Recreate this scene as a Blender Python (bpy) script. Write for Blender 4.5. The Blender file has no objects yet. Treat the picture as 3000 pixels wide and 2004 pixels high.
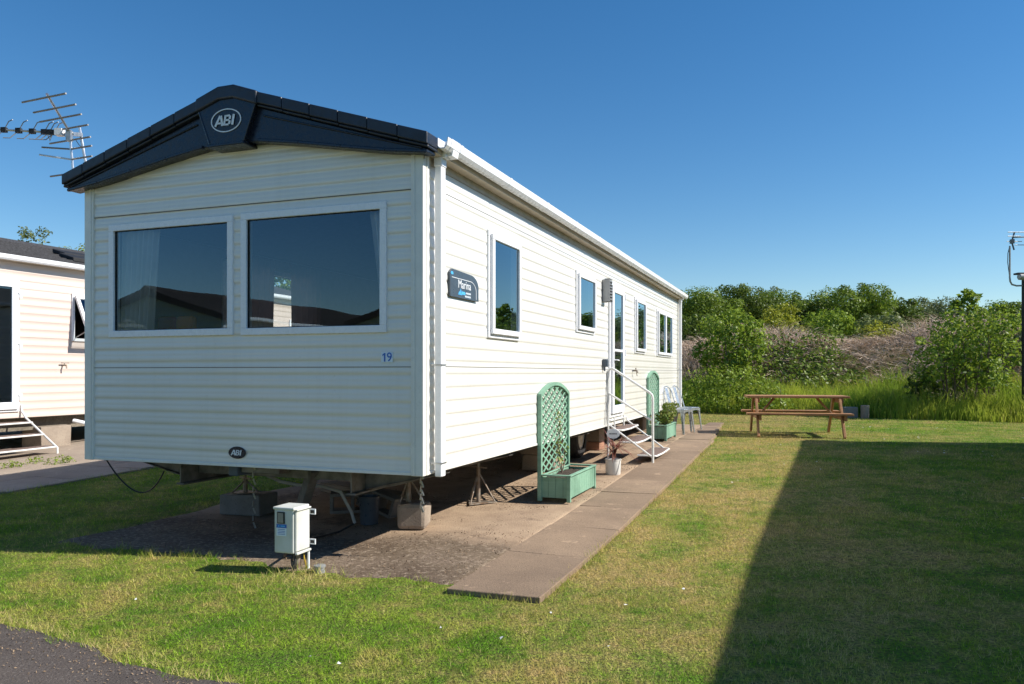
import bpy, bmesh, math, random
import numpy as np
from mathutils import Vector, Matrix, noise as mnoise

random.seed(7)
RNG = np.random.default_rng(11)
scene = bpy.context.scene
COL = scene.collection

# ------------------------------------------------------------------ camera
cam_d = bpy.data.cameras.new("camera")
cam_d.sensor_width = 36.0
cam_d.lens = 27.72
cam_d.shift_y = 0.0300
cam_d.clip_end = 2000
cam = bpy.data.objects.new("camera", cam_d)
COL.objects.link(cam)
cam.location = (0, 0, 1.30)
cam.rotation_euler = (math.radians(90), 0, 0)
scene.camera = cam

# ------------------------------------------------------------------ sky and sun
SUN_AZ, SUN_EL = math.radians(-6.5), math.radians(38.0)     # azimuth measured from +X towards +Y
SUNV = Vector((math.cos(SUN_AZ) * math.cos(SUN_EL), math.sin(SUN_AZ) * math.cos(SUN_EL), math.sin(SUN_EL)))
world = bpy.data.worlds.new("World")
scene.world = world
world.use_nodes = True
wn = world.node_tree
wn.nodes.clear()
sky = wn.nodes.new("ShaderNodeTexSky")
sky.sky_type = 'NISHITA'
sky.sun_disc = False
sky.sun_elevation = SUN_EL
sky.sun_rotation = math.pi / 2 - SUN_AZ
sky.altitude = 0
sky.air_density = 1.0
sky.dust_density = 0.0
sky.ozone_density = 3.0
bg = wn.nodes.new("ShaderNodeBackground")
bg.inputs["Strength"].default_value = 0.086
wo = wn.nodes.new("ShaderNodeOutputWorld")
hs = wn.nodes.new("ShaderNodeHueSaturation")
hs.inputs["Saturation"].default_value = 1.30
wn.links.new(sky.outputs[0], hs.inputs["Color"])
wn.links.new(hs.outputs[0], bg.inputs[0])
wn.links.new(bg.outputs[0], wo.inputs[0])

sun_d = bpy.data.lights.new("sun", 'SUN')
sun_d.energy = 4.9
sun_d.angle = math.radians(0.55)
sun_d.color = (1.0, 0.94, 0.84)
sun = bpy.data.objects.new("sun", sun_d)
COL.objects.link(sun)
sun.rotation_euler = (-SUNV).to_track_quat('-Z', 'Y').to_euler()
sun.location = (20, 0, 30)

scene.view_settings.view_transform = 'Standard'
scene.view_settings.look = 'None'
scene.view_settings.exposure = 0.60
scene.view_settings.gamma = 1.0
scene.render.engine = 'CYCLES'
scene.cycles.use_denoising = True
scene.cycles.max_bounces = 8
scene.cycles.transparent_max_bounces = 12

# ------------------------------------------------------------------ frame of the pitch (local X right along the caravan front, Y back along its side)
TH = 0.356293
OX, OY = -0.61374, 5.39345
CT, ST = math.cos(TH), math.sin(TH)


def wpt(X, Y):
    return OX + X * CT + Y * ST, OY - X * ST + Y * CT


def lpt(x, y):
    dx, dy = x - OX, y - OY
    return dx * CT - dy * ST, dx * ST + dy * CT


def smooth01(t):
    t = np.clip(t, 0, 1)
    return t * t * (3 - 2 * t)


def gz(x, y):
    x = np.asarray(x, dtype=float); y = np.asarray(y, dtype=float)
    b = ST * (x - OX) + CT * (y - OY)
    z = 0.175 * smooth01(b / 9.5)
    c = 0.6 * x + 0.8 * y - 21.0
    z = z + 2.05 * smooth01((c - 1.6) / 5.2)
    z = z + 0.045 * np.clip(c - 6.5, 0, 70)
    return z


def gzf(x, y):
    return float(gz(x, y))


def gl(X, Y):
    return gzf(*wpt(X, Y))


# ------------------------------------------------------------------ materials
def new_mat(name):
    m = bpy.data.materials.new(name)
    m.use_nodes = True
    m.node_tree.nodes.clear()
    return m, m.node_tree


def lk(nt, a, b):
    nt.links.new(a, b)


def rgb(c):
    return (c[0], c[1], c[2], 1.0)


def mix_rgb(nt, fac, a, b, blend='MIX'):
    n = nt.nodes.new("ShaderNodeMix")
    n.data_type = 'RGBA'
    n.blend_type = blend
    for sock, val in ((n.inputs[0], fac), (n.inputs[6], a), (n.inputs[7], b)):
        if isinstance(val, (int, float)):
            sock.default_value = val
        elif isinstance(val, tuple):
            sock.default_value = rgb(val)
        else:
            nt.links.new(val, sock)
    return n.outputs[2]


def noise_tex(nt, vec, scale, detail=4.0, rough=0.55, lo=0.35, hi=0.65, stretch=None):
    if stretch is not None:
        mp = nt.nodes.new("ShaderNodeMapping")
        mp.inputs["Scale"].default_value = stretch
        nt.links.new(vec, mp.inputs[0])
        vec = mp.outputs[0]
    n = nt.nodes.new("ShaderNodeTexNoise")
    n.inputs["Scale"].default_value = scale
    n.inputs["Detail"].default_value = detail
    n.inputs["Roughness"].default_value = rough
    nt.links.new(vec, n.inputs["Vector"])
    r = nt.nodes.new("ShaderNodeMapRange")
    r.inputs["From Min"].default_value = lo
    r.inputs["From Max"].default_value = hi
    nt.links.new(n.outputs["Fac"], r.inputs["Value"])
    return r.outputs[0]


def pos_vec(nt):
    return nt.nodes.new("ShaderNodeNewGeometry").outputs["Position"]


def obj_vec(nt):
    return nt.nodes.new("ShaderNodeTexCoord").outputs["Object"]


def principled(nt, color, rough=0.5, metallic=0.0, spec=0.5, coat=0.0):
    p = nt.nodes.new("ShaderNodeBsdfPrincipled")
    if isinstance(color, tuple):
        p.inputs["Base Color"].default_value = rgb(color)
    else:
        nt.links.new(color, p.inputs["Base Color"])
    if isinstance(rough, (int, float)):
        p.inputs["Roughness"].default_value = rough
    else:
        nt.links.new(rough, p.inputs["Roughness"])
    p.inputs["Metallic"].default_value = metallic
    p.inputs["Specular IOR Level"].default_value = spec
    p.inputs["Coat Weight"].default_value = coat
    return p


def out(nt, sh):
    o = nt.nodes.new("ShaderNodeOutputMaterial")
    nt.links.new(sh, o.inputs[0])


def bump(nt, p, h, strength=0.3, dist=0.01):
    b = nt.nodes.new("ShaderNodeBump")
    b.inputs["Strength"].default_value = strength
    b.inputs["Distance"].default_value = dist
    nt.links.new(h, b.inputs["Height"])
    nt.links.new(b.outputs[0], p.inputs["Normal"])


def simple(name, c, rough=0.5, metallic=0.0, var=0.12, scale=9.0, c2=None, spec=0.5, coat=0.0, bmp=0.0, bscale=60.0, stretch=None):
    m, nt = new_mat(name)
    v = obj_vec(nt)
    f = noise_tex(nt, v, scale, stretch=stretch)
    if c2 is None:
        c2 = tuple(x * (1 - var) for x in c)
        c = tuple(min(1, x * (1 + var * 0.5)) for x in c)
    col = mix_rgb(nt, f, c, c2)
    f2 = noise_tex(nt, v, scale * 3.1)
    rr = nt.nodes.new("ShaderNodeMapRange")
    rr.inputs["To Min"].default_value = max(0.02, rough - 0.08)
    rr.inputs["To Max"].default_value = min(1, rough + 0.1)
    lk(nt, f2, rr.inputs["Value"])
    p = principled(nt, col, rr.outputs[0], metallic, spec, coat)
    if bmp:
        bump(nt, p, noise_tex(nt, v, bscale), bmp, 0.004)
    out(nt, p.outputs[0])
    return m


def glass_mat(name, boost=1.7, tint=(0.75, 0.80, 0.80)):
    m, nt = new_mat(name)
    fr = nt.nodes.new("ShaderNodeFresnel")
    fr.inputs["IOR"].default_value = 1.52
    mu = nt.nodes.new("ShaderNodeMath"); mu.operation = 'MULTIPLY'; mu.use_clamp = True
    mu.inputs[1].default_value = boost
    lk(nt, fr.outputs[0], mu.inputs[0])
    g = nt.nodes.new("ShaderNodeBsdfGlossy"); g.inputs["Roughness"].default_value = 0.0
    g.inputs["Color"].default_value = (0.66, 0.86, 1, 1)
    t = nt.nodes.new("ShaderNodeBsdfTransparent"); t.inputs[0].default_value = rgb(tint)
    # float glass is never quite flat
    nz = nt.nodes.new("ShaderNodeTexNoise"); nz.inputs["Scale"].default_value = 1.3; nz.inputs["Detail"].default_value = 1.0
    lk(nt, obj_vec(nt), nz.inputs["Vector"])
    b = nt.nodes.new("ShaderNodeBump"); b.inputs["Strength"].default_value = 0.045; b.inputs["Distance"].default_value = 0.05
    lk(nt, nz.outputs["Fac"], b.inputs["Height"]); lk(nt, b.outputs[0], g.inputs["Normal"])
    mx = nt.nodes.new("ShaderNodeMixShader")
    lk(nt, mu.outputs[0], mx.inputs[0]); lk(nt, t.outputs[0], mx.inputs[1]); lk(nt, g.outputs[0], mx.inputs[2])
    out(nt, mx.outputs[0])
    return m


def siding_mat(name, c, dirt=(0.45, 0.42, 0.34), rough=0.32, dirt_amt=0.35):
    m, nt = new_mat(name)
    v = obj_vec(nt)
    f = noise_tex(nt, v, 1.6, detail=6, lo=0.45, hi=0.8, stretch=(1, 1, 0.35))
    f2 = noise_tex(nt, v, 28, detail=3, lo=0.66, hi=0.78)
    col = mix_rgb(nt, 0.10, c, dirt)
    n1 = nt.nodes.new("ShaderNodeMath"); n1.operation = 'MULTIPLY'; n1.inputs[1].default_value = dirt_amt * 0.5
    lk(nt, f, n1.inputs[0])
    col = mix_rgb(nt, n1.outputs[0], c, dirt)
    n2 = nt.nodes.new("ShaderNodeMath"); n2.operation = 'MULTIPLY'; n2.inputs[1].default_value = dirt_amt
    lk(nt, f2, n2.inputs[0])
    col = mix_rgb(nt, n2.outputs[0], col, dirt)
    st = noise_tex(nt, v, 9, detail=4, rough=0.6, lo=0.5, hi=0.85, stretch=(1.6, 1.6, 0.06))
    n3 = nt.nodes.new("ShaderNodeMath"); n3.operation = 'MULTIPLY'; n3.inputs[1].default_value = dirt_amt * 0.5
    lk(nt, st, n3.inputs[0])
    col = mix_rgb(nt, n3.outputs[0], col, dirt)
    p = principled(nt, col, rough, 0, 0.6, 0.25)
    p.inputs["Coat Roughness"].default_value = 0.12
    h = noise_tex(nt, v, 7, detail=2, lo=0.2, hi=0.8, stretch=(0.4, 0.4, 1.0))
    bump(nt, p, h, 0.10, 0.006)
    out(nt, p.outputs[0])
    return m


def lawn_nodes(nt, gain):
    """colour of the turf: green, yellowed and worn patches, with the same pattern for blades and soil"""
    v = pos_vec(nt)
    big = noise_tex(nt, v, 0.55, detail=5, rough=0.6, lo=0.36, hi=0.66)
    mid = noise_tex(nt, v, 2.3, detail=5, rough=0.62, lo=0.36, hi=0.66)
    fine = noise_tex(nt, v, 11, detail=4, rough=0.65, lo=0.3, hi=0.7)
    green = mix_rgb(nt, mid, (0.045 * gain, 0.100 * gain, 0.006 * gain), (0.105 * gain, 0.155 * gain, 0.011 * gain))
    straw = mix_rgb(nt, fine, (0.155 * gain, 0.122 * gain, 0.034 * gain), (0.235 * gain, 0.172 * gain, 0.072 * gain))
    # dryness field: the open lawn on the right is drier than the strip by the road
    sx = nt.nodes.new("ShaderNodeSeparateXYZ"); lk(nt, v, sx.inputs[0])
    mr = nt.nodes.new("ShaderNodeMapRange"); mr.inputs["From Min"].default_value = -0.8; mr.inputs["From Max"].default_value = 0.8
    mr.inputs["To Min"].default_value = -0.60; mr.inputs["To Max"].default_value = -0.28
    lk(nt, sx.outputs["X"], mr.inputs["Value"])
    # shaded lawn put into the colour: greener where the right hand caravan's shadow falls
    dp = nt.nodes.new("ShaderNodeVectorMath"); dp.operation = 'DOT_PRODUCT'; lk(nt, v, dp.inputs[0]); dp.inputs[1].default_value = (CT, -ST, 0)
    gr = nt.nodes.new("ShaderNodeMapRange"); gr.inputs["From Min"].default_value = -0.55; gr.inputs["From Max"].default_value = 0.7
    gr.inputs["To Min"].default_value = 0.0; gr.inputs["To Max"].default_value = -0.26
    lk(nt, dp.outputs["Value"], gr.inputs["Value"])
    ms = nt.nodes.new("ShaderNodeMath"); ms.operation = 'ADD'; lk(nt, mr.outputs[0], ms.inputs[0]); lk(nt, gr.outputs[0], ms.inputs[1])
    clump = noise_tex(nt, v, 17, detail=3, rough=0.6, lo=0.3, hi=0.7)

    def madd(x, k, y):
        n = nt.nodes.new("ShaderNodeMath"); n.operation = 'MULTIPLY_ADD'
        lk(nt, x, n.inputs[0]); n.inputs[1].default_value = k; lk(nt, y, n.inputs[2])
        return n.outputs[0]
    f = madd(big, 0.45, ms.outputs[0])
    f = madd(mid, 0.42, f)
    f = madd(fine, 0.28, f)
    f = madd(clump, 0.26, f)
    s = nt.nodes.new("ShaderNodeMath"); s.operation = 'MULTIPLY'; s.use_clamp = True; lk(nt, f, s.inputs[0]); s.inputs[1].default_value = 1.7
    shade = nt.nodes.new("ShaderNodeMapRange"); shade.inputs["To Min"].default_value = 0.50; shade.inputs["To Max"].default_value = 1.45
    lk(nt, noise_tex(nt, v, 26, detail=3, rough=0.65, lo=0.3, hi=0.7), shade.inputs["Value"])
    cs = nt.nodes.new("ShaderNodeCombineColor")
    for k in range(3):
        lk(nt, shade.outputs[0], cs.inputs[k])
    green = mix_rgb(nt, 1.0, green, cs.outputs[0], 'MULTIPLY')
    return mix_rgb(nt, s.outputs[0], green, straw), s.outputs[0]


def lawn_mat():
    m, nt = new_mat("lawn_soil")
    col, _ = lawn_nodes(nt, 2.8)
    v = pos_vec(nt)
    speck = noise_tex(nt, v, 55, detail=3, lo=0.3, hi=0.7)
    col = mix_rgb(nt, speck, col, (0.085, 0.075, 0.035))
    p = principled(nt, col, 0.95, 0, 0.1)
    bump(nt, p, noise_tex(nt, v, 70), 0.7, 0.02)
    out(nt, p.outputs[0])
    return m


def blade_mat(name, kind='lawn'):
    m, nt = new_mat(name)
    at = nt.nodes.new("ShaderNodeAttribute"); at.attribute_name = "tint"
    if kind == 'lawn':
        col, dry = lawn_nodes(nt, 3.9)
        pos = nt.nodes.new("ShaderNodeMapRange"); lk(nt, at.outputs["Fac"], pos.inputs["Value"])
        col = mix_rgb(nt, pos.outputs[0], col, (0.62, 0.49, 0.25))
        neg = nt.nodes.new("ShaderNodeMapRange"); neg.inputs["From Min"].default_value = -1; neg.inputs["From Max"].default_value = 0
        neg.inputs["To Min"].default_value = 0.25; neg.inputs["To Max"].default_value = 1.0
        lk(nt, at.outputs["Fac"], neg.inputs["Value"])
        cc = nt.nodes.new("ShaderNodeCombineColor"); 
        for k in range(3):
            lk(nt, neg.outputs[0], cc.inputs[k])
        col = mix_rgb(nt, 1.0, col, cc.outputs[0], 'MULTIPLY')
    else:
        v = pos_vec(nt)
        big = noise_tex(nt, v, 0.7, detail=4)
        g = mix_rgb(nt, big, (0.15, 0.30, 0.028), (0.42, 0.48, 0.060))
        col = mix_rgb(nt, at.outputs["Fac"], g, (0.42, 0.40, 0.12))
    d = nt.nodes.new("ShaderNodeBsdfDiffuse"); lk(nt, col, d.inputs[0])
    t = nt.nodes.new("ShaderNodeBsdfTranslucent"); lk(nt, col, t.inputs[0])
    mx = nt.nodes.new("ShaderNodeMixShader"); mx.inputs[0].default_value = 0.35
    lk(nt, d.outputs[0], mx.inputs[1]); lk(nt, t.outputs[0], mx.inputs[2])
    out(nt, mx.outputs[0])
    return m


def leaf_mat(name, dark, light, trans=0.35, gloss=0.025):
    m, nt = new_mat(name)
    at = nt.nodes.new("ShaderNodeAttribute"); at.attribute_name = "tint"
    col = mix_rgb(nt, at.outputs["Fac"], dark, light)
    d = nt.nodes.new("ShaderNodeBsdfDiffuse"); lk(nt, col, d.inputs[0])
    t = nt.nodes.new("ShaderNodeBsdfTranslucent"); lk(nt, mix_rgb(nt, 0.5, col, light), t.inputs[0])
    mx = nt.nodes.new("ShaderNodeMixShader"); mx.inputs[0].default_value = trans
    lk(nt, d.outputs[0], mx.inputs[1]); lk(nt, t.outputs[0], mx.inputs[2])
    g = nt.nodes.new("ShaderNodeBsdfGlossy"); g.inputs["Roughness"].default_value = 0.45
    m2 = nt.nodes.new("ShaderNodeMixShader"); m2.inputs[0].default_value = gloss
    lk(nt, mx.outputs[0], m2.inputs[1]); lk(nt, g.outputs[0], m2.inputs[2])
    out(nt, m2.outputs[0])
    return m


def pad_mat():
    m, nt = new_mat("pad_dirt_concrete")
    v = obj_vec(nt)
    sx = nt.nodes.new("ShaderNodeSeparateXYZ"); lk(nt, v, sx.inputs[0])
    wob = noise_tex(nt, v, 1.1, detail=5, lo=0, hi=1)
    ad = nt.nodes.new("ShaderNodeMath"); ad.operation = 'MULTIPLY_ADD'; lk(nt, wob, ad.inputs[0]); ad.inputs[1].default_value = 1.6
    lk(nt, sx.outputs["Y"], ad.inputs[2])
    mr = nt.nodes.new("ShaderNodeMapRange"); mr.inputs["From Min"].default_value = 1.35; mr.inputs["From Max"].default_value = 1.75
    lk(nt, ad.outputs[0], mr.inputs["Value"])
    speck = noise_tex(nt, v, 60, detail=4, lo=0.3, hi=0.72)
    patch = noise_tex(nt, v, 2.6, detail=6, rough=0.65, lo=0.4, hi=0.7)
    dirt = mix_rgb(nt, speck, (0.30, 0.225, 0.165), (0.085, 0.062, 0.045))
    dirt = mix_rgb(nt, patch, dirt, (0.20, 0.155, 0.10))
    blotchy = noise_tex(nt, v, 1.3, detail=7, rough=0.72, lo=0.40, hi=0.60)
    dirt = mix_rgb(nt, blotchy, dirt, (0.115, 0.082, 0.058))  # broad darker blotches at random through the earth
    dirt = mix_rgb(nt, noise_tex(nt, v, 24, detail=5, rough=0.7, lo=0.52, hi=0.66), dirt, (0.33, 0.26, 0.19))
    conc = mix_rgb(nt, noise_tex(nt, v, 4, detail=6, lo=0.35, hi=0.7), (0.42, 0.31, 0.215), (0.32, 0.23, 0.16))
    conc = mix_rgb(nt, noise_tex(nt, v, 35, detail=3, lo=0.62, hi=0.75), conc, (0.14, 0.10, 0.075))
    # damp dark strips where leaves collect on the concrete
    d2 = noise_tex(nt, v, 1.7, detail=6, rough=0.7, lo=0.54, hi=0.66)
    conc = mix_rgb(nt, d2, conc, (0.17, 0.122, 0.09))
    col = mix_rgb(nt, mr.outputs[0], dirt, conc)
    p = principled(nt, col, 0.95, 0, 0.15)
    bump(nt, p, noise_tex(nt, v, 75, detail=4, lo=0.2, hi=0.8), 0.5, 0.012)
    out(nt, p.outputs[0])
    return m


def stone_mat(name, a, b, speck=(0.1, 0.09, 0.08), sc=3.0, bmp=0.35):
    m, nt = new_mat(name)
    v = obj_vec(nt)
    col = mix_rgb(nt, noise_tex(nt, v, sc, detail=6, rough=0.65), a, b)
    col = mix_rgb(nt, noise_tex(nt, v, 70, detail=3, lo=0.58, hi=0.78), col, speck)
    p = principled(nt, col, 0.9, 0, 0.25)
    bump(nt, p, noise_tex(nt, v, 90, detail=4, lo=0.2, hi=0.8), bmp, 0.006)
    out(nt, p.outputs[0])
    return m


def slab_mat(name, a, b, speck):
    m, nt = new_mat(name)
    v = obj_vec(nt)
    col = mix_rgb(nt, noise_tex(nt, v, 1.7, detail=8, rough=0.7, lo=0.38, hi=0.66), a, b)
    isl = nt.nodes.new("ShaderNodeNewGeometry").outputs["Random Per Island"]
    k = nt.nodes.new("ShaderNodeMapRange"); k.inputs["To Min"].default_value = 0.0; k.inputs["To Max"].default_value = 0.45
    lk(nt, isl, k.inputs["Value"])
    col = mix_rgb(nt, k.outputs[0], col, tuple(x * 0.72 for x in b))
    col = mix_rgb(nt, noise_tex(nt, v, 6.5, detail=5, rough=0.7, lo=0.60, hi=0.72), col, tuple(min(1, x * 1.35) for x in a))
    col = mix_rgb(nt, noise_tex(nt, v, 80, detail=3, lo=0.55, hi=0.78), col, speck)
    p = principled(nt, col, 0.92, 0, 0.2)
    bump(nt, p, noise_tex(nt, v, 100, detail=5, lo=0.2, hi=0.8), 0.5, 0.006)
    out(nt, p.outputs[0])
    return m


def wood_mat(name, a, b, rough=0.6):
    m, nt = new_mat(name)
    v = obj_vec(nt)
    col = mix_rgb(nt, noise_tex(nt, v, 6, detail=5, rough=0.6, stretch=(0.35, 6, 6)), a, b)
    col = mix_rgb(nt, noise_tex(nt, v, 2.0, detail=3, lo=0.5, hi=0.8), col, tuple(x * 0.6 for x in b))
    p = principled(nt, col, rough, 0, 0.3)
    bump(nt, p, noise_tex(nt, v, 14, detail=4, stretch=(0.35, 6, 6)), 0.2, 0.003)
    out(nt, p.outputs[0])
    return m


M = dict(
    cream=siding_mat("cream_siding", (0.745, 0.735, 0.70), dirt_amt=0.26, rough=0.26),
    peach=siding_mat("peach_siding", (0.69, 0.575, 0.515), dirt_amt=0.15, rough=0.45),
    tan=siding_mat("tan_siding", (0.72, 0.67, 0.58), dirt_amt=0.2, rough=0.4),
    upvc=simple("white_upvc", (0.80, 0.81, 0.84), 0.28, var=0.015),
    trim=simple("cream_trim", (0.77, 0.76, 0.71), 0.35, var=0.05),
    soffit=simple("beige_soffit", (0.50, 0.43, 0.33), 0.6),
    navy=simple("navy_plastic", (0.0085, 0.0135, 0.028), 0.30, var=0.08, spec=0.5, coat=0.0),
    navytile=simple("navy_tile", (0.013, 0.018, 0.032), 0.42, var=0.3),
    darkroof=simple("dark_roof_tile", (0.040, 0.040, 0.046), 0.8, var=0.4, scale=25, bmp=0.5),
    brownroof=simple("brown_roof_tile", (0.034, 0.025, 0.022), 0.8, var=0.3, scale=20),
    black=simple("black_rubber", (0.015, 0.015, 0.017), 0.7, var=0.3),
    joint=simple("grey_joint", (0.10, 0.095, 0.09), 0.8),
    gap=simple("dark_gap", (0.02, 0.02, 0.02), 0.9),
    letter=simple("white_letter", (0.75, 0.78, 0.82), 0.4, var=0.02),
    bluel=simple("blue_letter", (0.02, 0.13, 0.50), 0.4, var=0.05),
    cyan=simple("light_blue_mark", (0.08, 0.42, 0.80), 0.4, var=0.05),
    slate=simple("slate_plastic", (0.055, 0.075, 0.10), 0.35, var=0.1),
    stickerw=simple("white_sticker", (0.72, 0.80, 0.88), 0.4, var=0.03),
    galv=simple("galvanised_steel", (0.42, 0.43, 0.44), 0.42, metallic=0.75, var=0.25, scale=16),
    rustgalv=simple("weathered_steel", (0.34, 0.31, 0.27), 0.6, metallic=0.4, var=0.35, scale=18, c2=(0.20, 0.13, 0.085)),
    chassis=simple("chassis_steel", (0.21, 0.20, 0.19), 0.6, metallic=0.3, var=0.4, scale=9),
    under=simple("dark_underfloor", (0.055, 0.05, 0.045), 0.9, var=0.4),
    alu=simple("aluminium", (0.62, 0.63, 0.65), 0.32, metallic=0.85, var=0.1),
    alud=simple("dull_aluminium", (0.30, 0.30, 0.30), 0.5, metallic=0.6, var=0.15),
    whitesteel=simple("white_painted_steel", (0.76, 0.76, 0.74), 0.35, var=0.08, scale=22),
    tread=simple("brown_tread", (0.17, 0.115, 0.095), 0.85, var=0.3, scale=30, bmp=0.4),
    green=wood_mat("sea_green_paint", (0.245, 0.425, 0.315), (0.185, 0.35, 0.25), 0.55),
    soil=simple("dark_soil", (0.06, 0.042, 0.03), 0.95, var=0.5, scale=40, bmp=0.9, bscale=50),
    pot=simple("white_glazed_pot", (0.70, 0.70, 0.68), 0.3, var=0.08),
    picnic=wood_mat("brown_timber", (0.44, 0.235, 0.115), (0.31, 0.155, 0.072), 0.6),
    greywood=wood_mat("grey_timber", (0.24, 0.21, 0.17), (0.15, 0.13, 0.10), 0.85),
    block=stone_mat("concrete_block", (0.36, 0.30, 0.24), (0.25, 0.20, 0.16)),
    breeze=stone_mat("grey_breeze_block", (0.25, 0.24, 0.23), (0.17, 0.16, 0.15)),
    brick=stone_mat("red_brick", (0.40, 0.22, 0.15), (0.28, 0.15, 0.10)),
    slab=slab_mat("paving_slab", (0.325, 0.235, 0.162), (0.225, 0.162, 0.115), (0.10, 0.075, 0.06)),
    path2=slab_mat("pale_paving", (0.40, 0.33, 0.26), (0.31, 0.25, 0.20), (0.16, 0.13, 0.10)),
    road=stone_mat("asphalt", (0.108, 0.089, 0.079), (0.072, 0.060, 0.054), (0.22, 0.20, 0.18), 1.3, 0.8),
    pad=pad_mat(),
    lawn=lawn_mat(),
    blade=blade_mat("grass_blade"),
    tallblade=blade_mat("tall_grass_blade", 'tall'),
    glass=glass_mat("window_glass", 2.5, (0.86, 0.90, 0.90)),
    sideglass=glass_mat("side_window_glass", 2.2, (0.6, 0.65, 0.66)),
    net=None, curtain=None,
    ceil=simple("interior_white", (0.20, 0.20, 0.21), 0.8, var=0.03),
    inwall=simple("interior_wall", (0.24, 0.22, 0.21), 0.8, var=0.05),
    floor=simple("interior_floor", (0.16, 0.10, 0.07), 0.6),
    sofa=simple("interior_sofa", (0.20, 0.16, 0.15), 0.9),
    cable=simple("black_cable", (0.012, 0.012, 0.012), 0.5),
    hose=simple("pale_hose", (0.46, 0.46, 0.44), 0.5, var=0.1),
    bluepipe=simple("blue_grey_plastic", (0.07, 0.10, 0.14), 0.5),
    cabinet=simple("weathered_grp", (0.64, 0.65, 0.63), 0.5, var=0.12, scale=7, c2=(0.52, 0.53, 0.48)),
    yellow=simple("yellow_cable", (0.45, 0.30, 0.03), 0.5),
    bark=simple("bark", (0.13, 0.10, 0.075), 0.95, var=0.4, scale=14, bmp=0.6),
    deadstem=leaf_mat("dead_stem", (0.27, 0.20, 0.145), (0.86, 0.70, 0.56), 0.05, 0.0),
    litter=leaf_mat("leaf_litter_brown", (0.06, 0.04, 0.028), (0.36, 0.26, 0.17), 0.05, 0.0),
    petal=simple("white_petal", (0.75, 0.75, 0.72), 0.7, var=0.03),
    lampgrey=simple("grey_lamp_body", (0.33, 0.34, 0.35), 0.45, metallic=0.3),
    chair=simple("pale_metal_chair", (0.50, 0.53, 0.56), 0.30, metallic=0.7, var=0.12, scale=12),
    silverhub=simple("silver_hub", (0.55, 0.55, 0.56), 0.35, metallic=0.8, var=0.3),
    stemred=simple("reddish_stem", (0.22, 0.07, 0.045), 0.6),
    redleaf=leaf_mat("bronze_leaf", (0.12, 0.035, 0.028), (0.30, 0.12, 0.085), 0.2, 0.08),
    leafa=leaf_mat("leaf_mid_green", (0.048, 0.095, 0.01), (0.255, 0.345, 0.04)),
    leafb=leaf_mat("leaf_dark_green", (0.036, 0.072, 0.012), (0.175, 0.24, 0.034)),
    leafc=leaf_mat("leaf_yellow_green", (0.16, 0.19, 0.018), (0.44, 0.45, 0.05)),
    leafd=leaf_mat("leaf_bright_green", (0.07, 0.14, 0.012), (0.36, 0.46, 0.055)),
    leafe=leaf_mat("leaf_grey_green", (0.085, 0.115, 0.045), (0.25, 0.29, 0.11)),
    leaff=leaf_mat("leaf_planter", (0.06, 0.13, 0.02), (0.28, 0.30, 0.06)),
)


def cloth_mat(name, c, trans):
    m, nt = new_mat(name)
    v = obj_vec(nt)
    col = mix_rgb(nt, noise_tex(nt, v, 5), c, tuple(x * 0.85 for x in c))
    d = nt.nodes.new("ShaderNodeBsdfDiffuse"); lk(nt, col, d.inputs[0])
    t = nt.nodes.new("ShaderNodeBsdfTranslucent"); lk(nt, col, t.inputs[0])
    mx = nt.nodes.new("ShaderNodeMixShader"); mx.inputs[0].default_value = trans
    lk(nt, d.outputs[0], mx.inputs[1]); lk(nt, t.outputs[0], mx.inputs[2])
    out(nt, mx.outputs[0])
    return m


M['net'] = cloth_mat("pale_curtain", (0.86, 0.86, 0.87), 0.35)
M['curtain'] = cloth_mat("mauve_curtain", (0.30, 0.24, 0.24), 0.3)


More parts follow.
